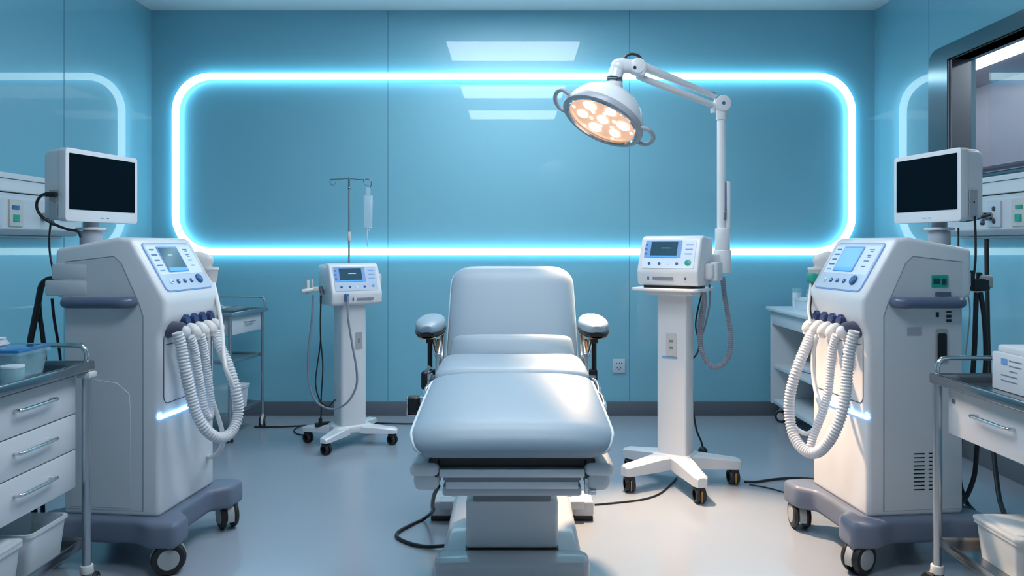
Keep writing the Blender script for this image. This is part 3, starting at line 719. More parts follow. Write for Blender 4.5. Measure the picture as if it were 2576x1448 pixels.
# ------------------------------------------------------------ console unit of the stands
def console(T, z0, w=.33, right_side=1, teal=True):
    M0 = Matrix.Translation((0,0,z0))
    pr_ = [(-.13,0.012), (-.135,.075), (-.062,.25), (-.03,.262), (.115,.25), (.12,.015), (.10,0), (-.11,0)]
    b = MB().prism(pr_, -w/2, w/2, 'X', .017, 4, M=M0).build('console', 'shell', T, 50)
    a = Vector((0,-.135,z0+.075)); c = Vector((0,-.062,z0+.25)); SM = frameM((a+c)/2, (1,0,0), c-a)
    plate(SM, 0, .002, w-.05, .158, .008, .0025).build('fascia', 'fascia' if not teal else 'mark_pale', b)
    plate(SM, -.035, .03, w-.13, .098, .004, .0035).build('display_frame', 'fascia_blue', b)
    plate(SM, -.03, .032, w-.185, .078, .002, .0045).build('display', 'lcd_dark', b)
    plate(SM, -.03, -.012, w-.185, .008, .001, .0052).build('display_bar', 'lcd_bar', b)
    plate(SM, -.02, .035, .05, .002, .0005, .0053).build('trace', 'lcd_line', b)
    for k in range(3):
        plate(SM, .105, .055-k*.026, .04, .006, .002, .0032).build('print_mark', 'fascia_blue', b)
        plate(SM, -.128, .055-k*.026, .014, .01, .002, .0042).build('print_mark', 'mark_blue', b)
    for k, x in enumerate((-.10,-.045,.0,.05)):
        mb = MB(); mb.cyl(SM @ Vector((x,-.052,.002)), SM @ Vector((x,-.052,.005)), .0075, n=16); mb.build('button', 'knob_blue' if k != 2 else 'mark_pale', b)
    mb = MB(); mb.cyl(SM @ Vector((.108,-.045,.002)), SM @ Vector((.108,-.045,.006)), .017 if teal else .010, n=24, bev=.0015); mb.build('start_button', 'green' if teal else 'fascia_blue', b)
    FM = frameM((0,-.134,z0), (1,0,0), (0,0,1))
    plate(FM, -.02 if teal else .05, .04, .11, .013, .003, .003).build('media_slot', 'seam_grey', b)
    plate(FM, -.10 if teal else -.03, .04, .008, .018, .002, .003).build('jack', 'knob_blue', b)
    if teal: plate(FM, .10, .04, .006, .012, .002, .003).build('jack', 'knob_blue', b)
    return b
def star_base(T, ends, zc0, zc1, m, hub=(.11,.09), aw=.036):
    mb = MB(); mb.box((0,0,(zc0+zc1)/2+.005), (hub[0]*2,hub[1]*2,zc1-zc0), .014, 3)
    for ex_, ey_ in ends:
        d = Vector((ex_,ey_,0)); L = d.length; d.normalize(); n_ = Vector((-d.y,d.x,0))
        rg = []
        for t, w, zt in ((.0,aw*1.5,zc1), (.45,aw*1.25,zc1-.002), (.8,aw*1.0,zc1-.012), (1.05,aw*.9,zc1-.018), (1.12,aw*.55,zc1-.024)):
            c = d*L*t; zb = zc0-.0 if t > .3 else zc0+.01
            rg.append([c-n_*w+Vector((0,0,zb)), c+n_*w+Vector((0,0,zb)), c+n_*w+Vector((0,0,zt-.008)), c+n_*(w-.01)+Vector((0,0,zt)), c-n_*(w-.01)+Vector((0,0,zt)), c-n_*w+Vector((0,0,zt-.008))])
        mb.loft(rg)
    return mb.build('base', m, T, 35)

# left stand
TL = thing('monitor_stand', 'small white console stand with drip pole near the back wall', 'monitor stand', (-1.03,4.80,0), 33)
star_base(TL, ((.215,-.17),(-.215,-.17),(-.215,.17),(.215,.17)), .075, .125, 'shell', (.12,.09))
for ex_, ey_ in ((.215,-.17),(-.215,-.17),(-.215,.17),(.215,.17)): caster(TL, ex_, ey_, .033, 20, 'plain', .08, 'tyre')
MB().prism([(x,y) for x,y in rrect(.165,.15,.02,4)], .12, .895, 'Z', .0).build('column', 'shell', TL)
console(TL, .885, .33, teal=False)
FM = frameM((0,-.075,0), (1,0,0), (0,0,1))
lb = plate(FM, .03, .66, .045, .105, .006, .003).build('outlet_plate', 'hub', TL)
plate(FM, .03, .66, .014, .03, .003, .002, .003).build('outlet_hole', 'seam_grey', lb)
# bracket arm with grips on its left
mb = MB(); mb.box((-.20,.02,.985), (.075,.03,.03), .01); mb.box((-.265,.02,1.0), (.02,.022,.09), .008); mb.box((-.225,.06,1.005), (.014,.02,.08), .006); mb.cyl((-.31,0.0,.975), (-.24,.0,.985), .013, n=14, bev=.003); mb.build('side_holder', 'elbow', TL)
mb = MB(); mb.cyl((-.175,.01,.955), (-.19,.0,1.0), .014, n=14); mb.build('holder_clamp', 'steel', TL)
mb = MB(); mb.box((.195,.03,1.04), (.05,.06,.07), .015, 3); mb.build('side_sensor', 'elbow', TL)
mb = MB(); mb.box((.20,0.02,.99), (.03,.03,.04), .006); mb.build('sensor_clip', 'seam_grey', TL)
TLi = (Matrix.Translation((-1.03,4.80,0)) @ Matrix.Rotation(math.radians(33),4,'Z')).inverted()
def tl(*p): return TLi @ at(*p)
MB().tube([tl(*p) for p in ((787,742,4.7),(785,800,4.68),(776,880,4.66),(776,950,4.66),(792,1005,4.64),(830,1028,4.62),(870,1015,4.60),(895,975,4.60),(897,930,4.60),(885,860,4.60),(876,800,4.60),(874,745,4.62))], .0065, n=10).build('cable', 'cable_grey', TL)
MB().tube([tl(*p) for p in ((808,742,4.72),(806,800,4.72),(806,860,4.72),(798,920,4.72),(794,965,4.72),(804,1005,4.72),(825,1022,4.7),(843,1005,4.68))], .0045, n=8).build('cable', 'cable', TL)
MB().tube([tl(*p) for p in ((807,742,4.74),(806,840,4.74),(812,920,4.74),(808,1000,4.74),(808,1040,4.76),(804,1060,4.8))], .0045, n=8).build('cable', 'cable', TL)
mb = MB(); mb.cyl(tl(872,740,4.64), tl(872,758,4.63), .014, n=12); mb.build('cable_plug', 'mark_blue', TL)
mb = MB(); mb.box(tl(812,1066,4.80), (.10,.03,.025), .006); mb.box(tl(806,1060,4.78), (.02,.02,.05), .004); mb.build('power_adapter', 'black', TL)
# drip pole
pp = TLi @ Vector((( 878-CX)/F*4.82, 4.82, 0))
ztop = CAMZ+(HY-462)/F*4.82
mb = MB(); mb.cyl((pp.x,pp.y,1.13), (pp.x,pp.y,ztop), .006, n=14); mb.build('drip_pole', 'grey_paint', TL)
mb = MB(); mb.lathe([(0,-.03),(.009,-.028),(.012,-.02),(.012,.02),(.009,.028),(0,.03)], Matrix.Translation((pp.x,pp.y,CAMZ+(HY-594)/F*4.82)), 16); mb.build('height_grip', 'elbow', TL)
mb = MB()
def tlw(px, py): return tl(px, py, 4.82)
mb.tube([tlw(832,451), tlw(860,450), tlw(878,449), tlw(900,451), tlw(922,452)], .003, n=8)
mb.tube([tlw(832,451), tlw(830,458), tlw(833,464), tlw(838,466), tlw(844,462), tlw(846,456)], .0025, n=8)
mb.tube([tlw(916,452), tlw(926,450), tlw(933,454), tlw(934,464), tlw(931,470)], .003, n=8)
mb.tube([tlw(914,452), tlw(915,460), tlw(921,466), tlw(928,468)], .0022, n=8)
mb.cyl(tlw(878,446), tlw(878,473), .006, n=14); mb.sph(tlw(878,473), .009); mb.sph(tlw(878,450), .009); mb.sph(tlw(916,452), .006)
mb.build('bag_hook', 'steel', TL)
# drip bag
q = at(926, 480, 4.80); BG = thing('drip_bag', 'clear drip bag hanging from the hook of the small stand', 'drip bag', (q.x,4.80,CAMZ+(HY-572)/F*4.80))
h_ = (572-492)/F*4.80
rg = []
for t, w, d in ((0,.018,.004),(.02,.026,.012),(.12,.028,.018),(.5,.029,.020),(.85,.030,.012),(.97,.030,.004),(1.,.028,.002)):
    rg.append([(a, b, h_*t) for a, b in sup(w, d, 3, 20)])
MB().loft(rg).build('bag', 'bag', BG)
mb = MB(); mb.box((0,0,h_*1.13), (.03,.0015,.055), .0006); mb.build('hanger_tab', 'bag', BG)
mb = MB(); mb.box((0,0,.0), (.05,.014,.007), .002); mb.cyl((-.006,0,-.05), (-.004,0,.0), .005, n=10); mb.cyl((.008,0,-.02), (.007,0,.0), .004, n=10); mb.build('outlet_port', 'bag_edge', BG)
mb = MB(); mb.cyl((-.004,0,-.115), (-.004,0,-.072), .005, n=12, bev=.001); mb.tube([(-.006,0,-.05),(-.005,0,-.06),(-.004,0,-.072)], .002, n=6, smooth=2); mb.tube([(-.004,0,-.115),(-.003,0,-.125),(-.002,0,-.135)], .0015, n=6, smooth=2); mb.build('drip_chamber', 'bag_edge', BG)

# right stand
RC = Vector((.87,4.02,0)); RROT = -32
TR = thing('monitor_stand', 'white console stand with green start button on a four-legged wheeled base', 'monitor stand', RC, RROT)
TRi = (Matrix.Translation(RC) @ Matrix.Rotation(math.radians(RROT),4,'Z')).inverted()
ends = [TRi @ Vector(p) for p in ((.60,3.86,0),(.915,3.69,0),(1.165,3.98,0),(.655,4.19,0))]
star_base(TR, [(e.x,e.y) for e in ends], .085, .155, 'shell_side', (.10,.085), .040)
for e in ends: caster(TR, e.x, e.y, .040, -RROT+5, 'plain', .095, 'tyre', stripe=True)
MB().prism([(x,y) for x,y in rrect(.16,.125,.012,4)], .15, 1.02, 'Z', .0).build('column', 'shell', TR)
mb = MB(); mb.prism(rrect(.37,.29,.03), 1.018, 1.034, 'Z', .004, 2, M=Matrix.Translation((-.01,-.01,0))); mb.box((0,-.01,1.008), (.25,.2,.024), .006); mb.build('tray', 'shell', TR)
MB().box((-.01,-.01,1.040), (.25,.2,.014)).build('foot_gasket', 'black', TR)
console(TR, 1.046, .33, teal=True)
FM = frameM((0,-.0625,0), (1,0,0), (0,0,1))
lb = plate(FM, .0, .735, .055, .12, .006, .004).build('outlet_plate', 'cream', TR)
for z in (.755,.72): plate(FM, .0, z, .02, .012, .003, .002, .004).build('outlet_hole', 'seam_grey', lb)
plate(FM, -.01, .668, .085, .008, .002, .003).build('blue_strip', 'fascia_blue', TR)
mb = MB(); mb.box((.185,.0,1.12), (.045,.055,.085), .014, 3); mb.box((.205,.05,1.12), (.04,.10,.10), .01, 3); mb.build('hand_piece_holder', 'shell_side', TR)
def tr(*p): return TRi @ at(*p)
hose([tr(*p) for p in ((1818,696,4.10),(1822,740,4.08),(1832,800,4.06),(1838,850,4.04),(1834,890,4.02),(1818,915,4.0),(1797,923,4.0),(1778,910,4.0),(1765,880,4.0),(1761,840,4.0),(1763,800,4.0),(1770,760,4.0))], .0135, .14, .0115).build('coiled_hose', 'hose_grey', TR)
MB().tube([tr(*p) for p in ((1770,690,3.95),(1768,720,3.96),(1772,750,3.98),(1769,790,4.0),(1762,840,4.0))], .011, n=12, rf=lambda i, m, d: .008+.005*math.sin(PI*i/m)).build('smooth_tube', 'hose_grey', TR)
MB().tube([tr(*p) for p in ((1785,715,4.0),(1786,760,4.02),(1776,810,4.04),(1764,850,4.04))], .005, n=8).build('cable', 'cable_grey', TR)
MB().tube([tr(*p) for p in ((1766,735,4.02),(1755,780,4.04),(1750,820,4.06),(1758,860,4.08),(1755,885,4.1),(1741,905,4.12))], .0045, n=8).build('cable', 'cable', TR)
MB().tube([tr(*p) for p in ((1742,975,4.14),(1744,1030,4.16),(1752,1080,4.18),(1764,1110,4.2),(1768,1130,4.2))]+[Vector(TRi @ Vector((1.03,4.12,.105)))], .0055, n=8).build('cable', 'cable', TR)
mb = MB(); mb.sph(tr(1768,1134,4.2), .026, (1.0,.8,1.0)); mb.build('cable_plug', 'black', TR)

# exam lamp
LX, LY = (1820-CX)/F*4.10, 4.12
LM = thing('exam_lamp', 'white surgical lamp glowing warm on a jointed arm above the room', 'lamp', (LX,LY,1.05))
def ll(mb): mb.bm.transform(Matrix.Translation((-LX,-LY,-1.05))); return mb
mb = MB(); mb.cyl((LX,LY,1.105),(LX,LY,1.23), .047, n=32, bev=.005); mb.cyl((LX,LY,1.228),(LX,LY,1.35), .040, n=32, bev=.004)
mb.box((LX-.06,LY-.02,1.17), (.08,.05,.08), .012); ll(mb).build('mounting_socket', 'lamp_white', LM)
zt = CAMZ+(HY-300)/F*LY
mb = MB(); mb.cyl((LX-.006,LY,1.34),(LX-.006,LY,zt), .0235, n=28); ll(mb).build('pole', 'lamp_white', LM)
mb = MB(); mb.box((LX+.027,LY-.006,1.475), (.026,.03,.26), .008, 3); pg = ll(mb).build('pole_clip', 'lamp_white', LM)
mb = MB(); mb.box((LX+.012,LY-.022,1.50), (.006,.006,.20), .002); ll(mb).build('clip_slot', 'mark_blue', pg)
mb = MB(); mb.box((LX+.006,LY-.028,1.42), (.010,.010,.05), .004); ll(mb).build('clip_catch', 'steel', pg)
jp = at(1816,262,LY); 
mb = MB(); mb.cyl((LX-.006,LY,zt-.005),(LX-.006,LY,zt+.065), .029, n=28, bev=.003); mb.cyl(jp+Vector((0,-.035,0)), jp+Vector((0,.035,0)), .044, n=32, bev=.006)
e1 = ll(mb).build('elbow_joint', 'lamp_white', LM)
mb = MB(); mb.cyl(jp+Vector((0,-.038,0)), jp+Vector((0,-.033,0)), .009, n=16); ll(mb).build('joint_pin', 'mark_blue', e1)
AY = 3.92
h1 = at(1606,166,AY)
mb = MB()
a0 = at(1800,243,LY-.01); a1 = at(1618,167,AY+.01)
mb.tube([a1, a1.lerp(a0,.3), a1.lerp(a0,.7), a0], .021, n=16, smooth=3, rf=lambda i, m, d: .024-.011*i/m)
ll(mb).build('upper_arm', 'lamp_white', LM)
b0 = at(1788,262,LY-.01); b1 = at(1604,192,AY+.01)
mb = MB(); mb.tube([b1, b1.lerp(b0,.3), b1.lerp(b0,.7), b0], .015, n=16, smooth=3, rf=lambda i, m, d: .016+.002*math.sin(PI*i/m)); mb.tube([b0, b0.lerp(jp,.5), jp], .013, n=10, smooth=2)
mb.tube([at(1793,272,LY-.02), at(1794,284,LY-.02)], .014, n=10, smooth=0); ll(mb).build('lower_arm', 'lamp_white', LM)
mb = MB(); mb.cyl(at(1789,238,LY-.01), at(1797,241,LY-.01), .017, n=14); mb.tube([at(1796,238,LY-.01), at(1806,246,LY-.02), at(1812,246,LY-.03)], .004, n=6); ll(mb).build('arm_collar', 'black', LM)
mb = MB(); c = at(1603,168,AY)
mb.cyl(c+Vector((0,-.036,0)), c+Vector((0,.036,0)), .040, n=28, bev=.005); mb.box(at(1607,176,AY), (.075,.062,.06), .012, 3, rot=Matrix.Rotation(.35,4,'Y'))
hd = ll(mb).build('head_joint', 'lamp_white', LM)
mb = MB(); mb.cyl(at(1594,174,AY)+Vector((0,-.040,0)), at(1594,174,AY)+Vector((0,-.030,0)), .008, n=14); ll(mb).build('joint_pin', 'black', hd)
mb = MB(); mb.tube([at(1595,168,AY), at(1575,166,AY), at(1560,166,AY), at(1551,180,AY), at(1546,198,AY-.005)], .040, n=24, smooth=6, rf=lambda i, m, d: .036+.004*i/m); mb.sph(at(1556,168,AY), .042)
ll(mb).build('neck', 'lamp_white', LM)
mb = MB(); mb.tube([at(1569,150,AY), at(1578,139,AY), at(1592,136,AY), at(1608,142,AY), at(1617,157,AY)], .0075, n=10); ll(mb).build('cable_loop', 'cable', LM)
DC = at(1515,303,3.88)
NV = Vector((-.45,-.27,-.85)).normalized()
ue = NV.cross(Vector((0,1,0))).normalized(); ve = NV.cross(ue)
DM = frameM(DC, ue, ve)
if DM.col[2].to_3d().dot(NV) < 0: DM = frameM(DC, ve, ue)
NV3 = DM.col[2].to_3d()
Rr = .215
mb = MB(); nk = at(1546,198,3.9)
top = DC-NV3*.160
mb.cyl(top+NV3*.02, nk.lerp(top,.15),   .047, .043, n=28); mb.cyl(nk.lerp(top,.35), nk, .040, n=28, bev=.003); ll(mb).build('stem', 'lamp_white', LM)
mb = MB(); mb.cyl(nk.lerp(top,.12), nk.lerp(top,-.1), .0425, n=28, bev=.002); mb.sph(nk.lerp(top,.15)+Vector((.03,-.02,-.005)), .009); ll(mb).build('stem_ring', 'steel', LM)
prof = [(.045,-.172),(.09,-.163),(.138,-.140),(.178,-.102),(.204,-.055),(.215,-.012),(.214,.002),(.19,.002),(.19,-.003),(.17,-.01),(.04,-.14)]
mb = MB(); mb.lathe(prof, DM, 56, closed=True); ll(mb).build('lamp_shade', 'lamp_white', LM, 50)
mb = MB(); mb.lathe([(.217,-.022),(.221,-.006),(.218,.010),(.205,.015),(.195,.010),(.195,-.002),(.21,-.02)], DM, 56, closed=True); rm = ll(mb).build('rim', 'lamp_rim', LM, 50)
mb = MB(); mb.lathe([(.195,.010),(.190,.016),(.182,.010),(.186,.0)], DM, 56, closed=True); ll(mb).build('trim_ring', 'chrome', rm)
mb = MB(); mb.lathe([(.188,-.003),(.0,-.006)], DM, 48); rf_ = ll(mb).build('reflector', 'reflector', LM)
spots = [(0,0,.030)]
for k in range(6): spots.append((.115*math.cos(k*PI/3+.4), .115*math.sin(k*PI/3+.4), .031 if k % 2 else .036))
for x, y, r in spots:
    mb = MB(); mb.lathe([(r,0),(r*.9,.006),(r*.5,.010),(0,.0115)], DM @ Matrix.Translation((x,y,-.004)), 24); ll(mb).build('led_lens', 'led', LM)
for k in range(12):
    a = k*PI/6+.1; rad = .068 if k % 2 else .163
    mb = MB(); mb.lathe([(.011,0),(.008,.004),(0,.005)], DM @ Matrix.Translation((rad*math.cos(a),rad*math.sin(a),-.004)), 16); ll(mb).build('led_small', 'led_small', LM)
for sgn in (-1, 1):
    # handles at the two ends of the disc's long axis as seen in the room: +-x
    ax_ = Vector((1,0,0)) - NV3*NV3.x; ax_ = ax_.normalized(); ay_ = NV3.cross(ax_)
    a_ = math.radians(-8)
    def hp_(rad, ang, n_=0.): return DC + (ax_*math.cos(ang)+ay_*math.sin(ang))*rad*sgn - NV3*n_
    mb = MB(); mb.tube([hp_(.212,-.42,.012), hp_(.255,-.36,.02), hp_(.272,-.20,.02), hp_(.276,0,.018), hp_(.272,.20,.014), hp_(.255,.36,.012), hp_(.212,.42,.008)], .011, n=10); ll(mb).build('grip', 'lamp_rim', LM)
# its light
ld = bpy.data.lights.new('lamp_beam', 'SPOT'); ld.energy = 205; ld.color = (1,.66,.40); ld.spot_size = math.radians(66); ld.spot_blend = .6; ld.shadow_soft_size = .04
lo = bpy.data.objects.new('lamp_beam', ld); C.objects.link(lo); lo.location = DC+NV3*.06
lo.rotation_euler = (Vector((.80,2.94,0))-lo.location).to_track_quat('-Z','Y').to_euler()

# ------------------------------------------------------------ foreground trolleys
def trolley(side, label, ztop, drawers, shelf_z):
    T = thing('drawer_trolley' if side < 0 else 'instrument_trolley', label, 'trolley', (side*1.75, 2.34, 0))
    # local: front (drawer side) towards the room centre = +x*(-side)
    f = -side; hx, hy = .25, .34
    mb = MB()
    mb.box((0,0,ztop-.030), (hx*2+.02,hy*2+.02,.008))
    for sx in (-1,1): mb.box((sx*(hx+.004),0,ztop-.017), (.018,hy*2+.03,.034), .006, 3)
    for sy in (-1,1): mb.box((0,sy*(hy+.004),ztop-.017), (hx*2+.01,.018,.034), .006, 3)
    mb.build('tray_top', 'steel', T)
    zb = drawers[-1][0]
    mb = MB(); mb.box((-f*.012,0,(ztop-.038+zb)/2), (hx*2-.06,hy*2-.06,ztop-.038-zb), .004); mb.build('cabinet_body', 'cart_white', T)
    for z0, z1 in drawers:
        d = MB().box((f*(hx-.040),0,(z0+z1)/2), (.02,hy*2-.062,z1-z0-.004), .003).build('drawer', 'cart_white', T)
        zc_ = z0+(z1-z0)*.60
        mb = MB(); yh = (-.02,.16) if side < 0 else (-.04,.14)
        mb.tube([(f*(hx-.031),yh[0],zc_), (f*(hx-.010),yh[0],zc_), (f*(hx-.006),yh[0]+.012,zc_), (f*(hx-.006),yh[1]-.012,zc_), (f*(hx-.010),yh[1],zc_), (f*(hx-.031),yh[1],zc_)], .006, n=10, smooth=4); mb.build('handle', 'chrome', d)
    if side > 0:
        MB().cyl((f*(hx-.031),.275,ztop-.085), (f*(hx-.027),.275,ztop-.085), .008, n=14).build('lock', 'steel', T)
    for sx in (-1,1):
        for sy in (-1,1):
            x, y = sx*(hx-.006), sy*(hy-.006)
            l_ = MB().cyl((x,y,.115), (x,y,ztop-.036), .0155, n=20).build('leg', 'steel_light', T)
            mb = MB(); mb.cyl((x,y,.095), (x,y,.125), .022, n=18, bev=.003); mb.build('leg_cap', 'elbow', l_)
            if side < 0:
                MB().box((x,y,ztop-.047), (.05,.05,.022), .006).build('corner_cap', 'cart_white', l_)
            caster(T, x, y+.02, .045, 15, 'twin', .10, 'elbow')
    mb = MB(); mb.box((0,0,shelf_z-.02), (hx*2-.03,hy*2-.03,.006))
    for sx in (-1,1): mb.box((sx*(hx-.012),0,shelf_z-.008), (.006,hy*2-.03,.034), .002)
    for sy in (-1,1): mb.box((0,sy*(hy-.012),shelf_z-.008), (hx*2-.03,.006,.034), .002)
    mb.build('lower_shelf', 'steel', T)
    xr = f*(hx-.01)
    mb = MB(); zr = ztop+.055
    mb.tube([(xr,hy-.0,ztop-.01), (xr,hy,ztop+.025), (xr-f*.012,hy,zr-.008), (xr-f*.04,hy,zr), (0,hy,zr), (-xr+f*.04,hy,zr), (-xr+f*.012,hy,zr-.008), (-xr,hy,ztop+.025), (-xr,hy,ztop-.01)], .0085, n=12, smooth=5); mb.build('guard_rail', 'chrome', T)
    return T
trolley(-1, 'white three-drawer trolley with steel tray top at the left edge', .845, [(.665,.800),(.540,.665),(.405,.540)], .215)
trolley(1, 'white single-drawer trolley with steel tray top at the right edge', .800, [(.595,.760)], .215)

def openbox(mb, c, d, wall=.003, taper=.92, lip=.006, r=.02):
    """open tub with tapered walls and lip. c = bottom centre"""
    cx, cy, cz = c; w, l, h = d
    def R(k, z): return [(cx+x*k, cy+y*k, cz+z) for x, y in rrect(w, l, r)]
    def R2(dd, z): return [(cx+x, cy+y, cz+z) for x, y in rrect(w+dd, l+dd, r)]
    mb.loft([R(taper,0), R2(0,h-.012), R2(lip*2,h-.010), R2(lip*2,h), R2(-wall*2,h), R(taper-.02,wall)])
def lid(mb, c, d, r=.02, t=.012):
    cx, cy, cz = c; mb.prism([(cx+x, cy+y) for x, y in rrect(d[0], d[1], r)], cz, cz+t, 'Z', .003, 2)
    mb.prism([(cx+x, cy+y) for x, y in rrect(d[0]*.82, d[1]*.82, r)], cz+t*.6, cz+t+.006, 'Z', .003, 2)
# on the left trolley top (tray surface at .819)
zt_ = .8195
mb = MB(); mb.box((0,0,.055), (.34,.165,.07), .008); mb = mb
t = thing('supply_box', 'blue-lidded clear plastic box on the left trolley top', 'box', (-1.775,2.515,zt_))
mb = MB(); openbox(mb, (0,0,0), (.37,.165,.088), r=.012); mb.build('tub', 'bin_clear', t)
MB().box((0,0,.090), (.375,.17,.012), .004).build('lid', 'bin_blue', t)
MB().box((-.05,0,.035), (.24,.12,.05), .004).build('contents', 'fascia_blue', t)
mb = MB(); 
for k in range(4): mb.box((random.uniform(-.01,.01),random.uniform(-.006,.006),.004+k*.0065), (.17-.01*k,.12,.006), .001, rot=Matrix.Rotation(random.uniform(-.1,.1),4,'Z'))
o = mb.build('paper_stack', 'paper'); o.location = (-1.79,2.515,zt_+.098); tag(o, 'small stack of white paper packets lying on the blue-lidded box', 'papers')
t = thing('glass_jar', 'small clear round jar on the left trolley beside its front edge', 'jar', (-1.56,2.36,zt_))
MB().lathe([(0,0),(.030,0),(.033,.006),(.033,.05),(.031,.053),(.029,.05),(.029,.006),(0,.005)], n=28).build('jar_body', 'bin_clear', t)
MB().lathe([(0,.052),(.033,.052),(.034,.055),(.033,.060),(0,.061)], n=28).build('jar_lid', 'bag_edge', t)
# bins on the lower shelf, left
zs = .1985
t = thing('storage_bin', 'cloudy open plastic bin on the left trolley shelf, farther back', 'bin', (-1.70,2.50,zs))
mb = MB(); openbox(mb, (0,0,0), (.34,.20,.135)); mb.build('tub', 'bin', t)
MB().box((0,0,.04), (.27,.15,.07), .01).build('contents', 'paper', t)
t = thing('storage_bin', 'cloudy lidded plastic bin on the left trolley shelf, cut by the photo edge', 'bin', (-1.66,2.25,zs))
mb = MB(); openbox(mb, (0,0,0), (.26,.22,.13)); mb.build('tub', 'bin', t)
mb = MB(); lid(mb, (0,0,.130), (.272,.232), t=.010); mb.build('lid', 'bin', t)
# right trolley: white carton, two bins
zr_ = .7745
t = thing('carton', 'white lidded box with small blue label on the right trolley top', 'box', (1.80,2.41,zr_))
MB().box((0,0,.062), (.36,.28,.124), .004).build('box_body', 'box_white', t)
MB().box((0,0,.135), (.335,.262,.026), .008, 3).build('lid', 'box_white', t)
fm = frameM((-.1805,0,0), (0,-1,0), (0,0,1))
plate(fm, -.075, .098, .030, .020, .001, .001).build('label_mark', 'fascia_blue', t)
for k, (x, w) in enumerate(((-.02,.06),(-.02,.06),(-.03,.04),(-.05,.08),(-.05,.08))): plate(fm, x, .104-k*.017, w, .003, .001, .001).build('label_line', 'seam_grey', t)
t = thing('storage_bin', 'cloudy lidded plastic bin on the right trolley shelf, farther back', 'bin', (1.715,2.47,zs))
mb = MB(); openbox(mb, (0,0,0), (.27,.22,.125)); mb.build('tub', 'bin', t)
mb = MB(); lid(mb, (0,0,.125), (.288,.238), t=.012); mb.build('lid', 'bin', t)
t = thing('storage_bin', 'cloudy plastic bin on the right trolley shelf, nearest the photo corner', 'bin', (1.70,2.20,zs))
mb = MB(); openbox(mb, (0,0,0), (.24,.20,.12)); mb.build('tub', 'bin', t)
mb = MB(); lid(mb, (0,0,.12), (.258,.218), t=.010); mb.build('lid', 'bin', t)

# ------------------------------------------------------------ back left steel trolley
BT = thing('steel_trolley', 'blue-lit steel trolley with one drawer beside the back wall at left', 'trolley', (-1.975,5.07,0), -9)
hx, hy = .21, .215; zt2 = .835
mb = MB(); mb.box((0,0,zt2-.03), (hx*2+.05,hy*2+.05,.008))
for sx in (-1,1): mb.box((sx*(hx+.024),0,zt2-.02), (.008,hy*2+.056,.028), .003)
for sy in (-1,1): mb.box((0,sy*(hy+.024),zt2-.02), (hx*2+.05,.008,.028), .003)
mb.build('tray_top', 'steel_light', BT)
for sx in (-1,1):
    for sy in (-1,1):
        MB().cyl((sx*hx,sy*hy,.09), (sx*hx,sy*hy,zt2-.03), .011, n=16).build('leg', 'steel_light', BT)
        caster(BT, sx*hx, sy*hy, .036, 20, 'twin', .09, 'elbow')
mb = MB(); mb.box((0,0,.738), (hx*2-.03,hy*2-.03,.12), .003); mb.build('drawer_case', 'cart_white', BT)
dr = MB().box((hx-.010,0,.738), (.014,hy*2-.034,.118), .003).build('drawer', 'cart_white', BT)
mb = MB(); mb.tube([(hx-.004,-.03,.75),(hx+.014,-.03,.75),(hx+.014,.09,.75),(hx-.004,.09,.75)], .004, n=8, smooth=0); mb.build('handle', 'grey_paint', dr)
for z, nm in ((.50,'middle_shelf'),(.165,'lower_shelf')):
    mb = MB(); mb.box((0,0,z), (hx*2-.01,hy*2-.01,.008), .002)
    for sx in (-1,1): mb.box((sx*(hx-.006),0,z+.01), (.006,hy*2-.02,.022), .002)
    for sy in (-1,1): mb.box((0,sy*(hy-.006),z+.01), (hx*2-.02,.006,.022), .002)
    mb.build(nm, 'steel_light', BT)
MB().box((-hx+.012,0,.44), (.006,hy*2-.04,.54)).build('back_panel', 'bin_clear', BT)
MB().box((0,-hy+.012,.42), (hx*2-.04,.006,.50)).build('end_panel', 'bin_clear', BT)
mb = MB()
mb.tube([(hx+.01,hy+.01,zt2-.01),(hx+.01,hy+.01,zt2+.035),(hx+.0,hy+.01,zt2+.058),(hx-.03,hy+.01,zt2+.064),(-hx+.03,hy+.01,zt2+.064),(-hx,hy+.01,zt2+.058),(-hx-.01,hy+.01,zt2+.035),(-hx-.01,hy+.01,zt2-.01)], .0065, n=10, smooth=4); mb.build('guard_rail', 'steel_light', BT)
BM = Matrix.Translation((-1.975,5.07,0)) @ Matrix.Rotation(math.radians(-9),4,'Z')
w_ = BM @ Vector((.02,.03,zt2-.0255))
t = thing('instrument_tray', 'shallow steel instrument tray on top of the back left trolley', 'tray', w_, -9)
mb = MB(); openbox(mb, (0,0,0), (.30,.24,.03), r=.02); mb.build('tray_body', 'steel_light', t)
for k, (x, a) in enumerate(((-.05,.1),(-.01,-.12),(.05,.06))):
    MB().box((x,0,.034), (.012,.21,.006), .002, rot=Matrix.Rotation(a,4,'Z')).build('instrument', 'paper' if k == 0 else 'chrome', t)
w_ = BM @ Vector((.06,-.03,.1695))
t = thing('storage_box', 'white lidded storage box on the lower shelf of the back left trolley', 'box', w_, -9)
mb = MB(); openbox(mb, (0,0,0), (.24,.24,.145)); mb.build('tub', 'box_white', t)
mb = MB(); lid(mb, (0,0,.145), (.255,.255), t=.010); mb.build('lid', 'box_white', t)

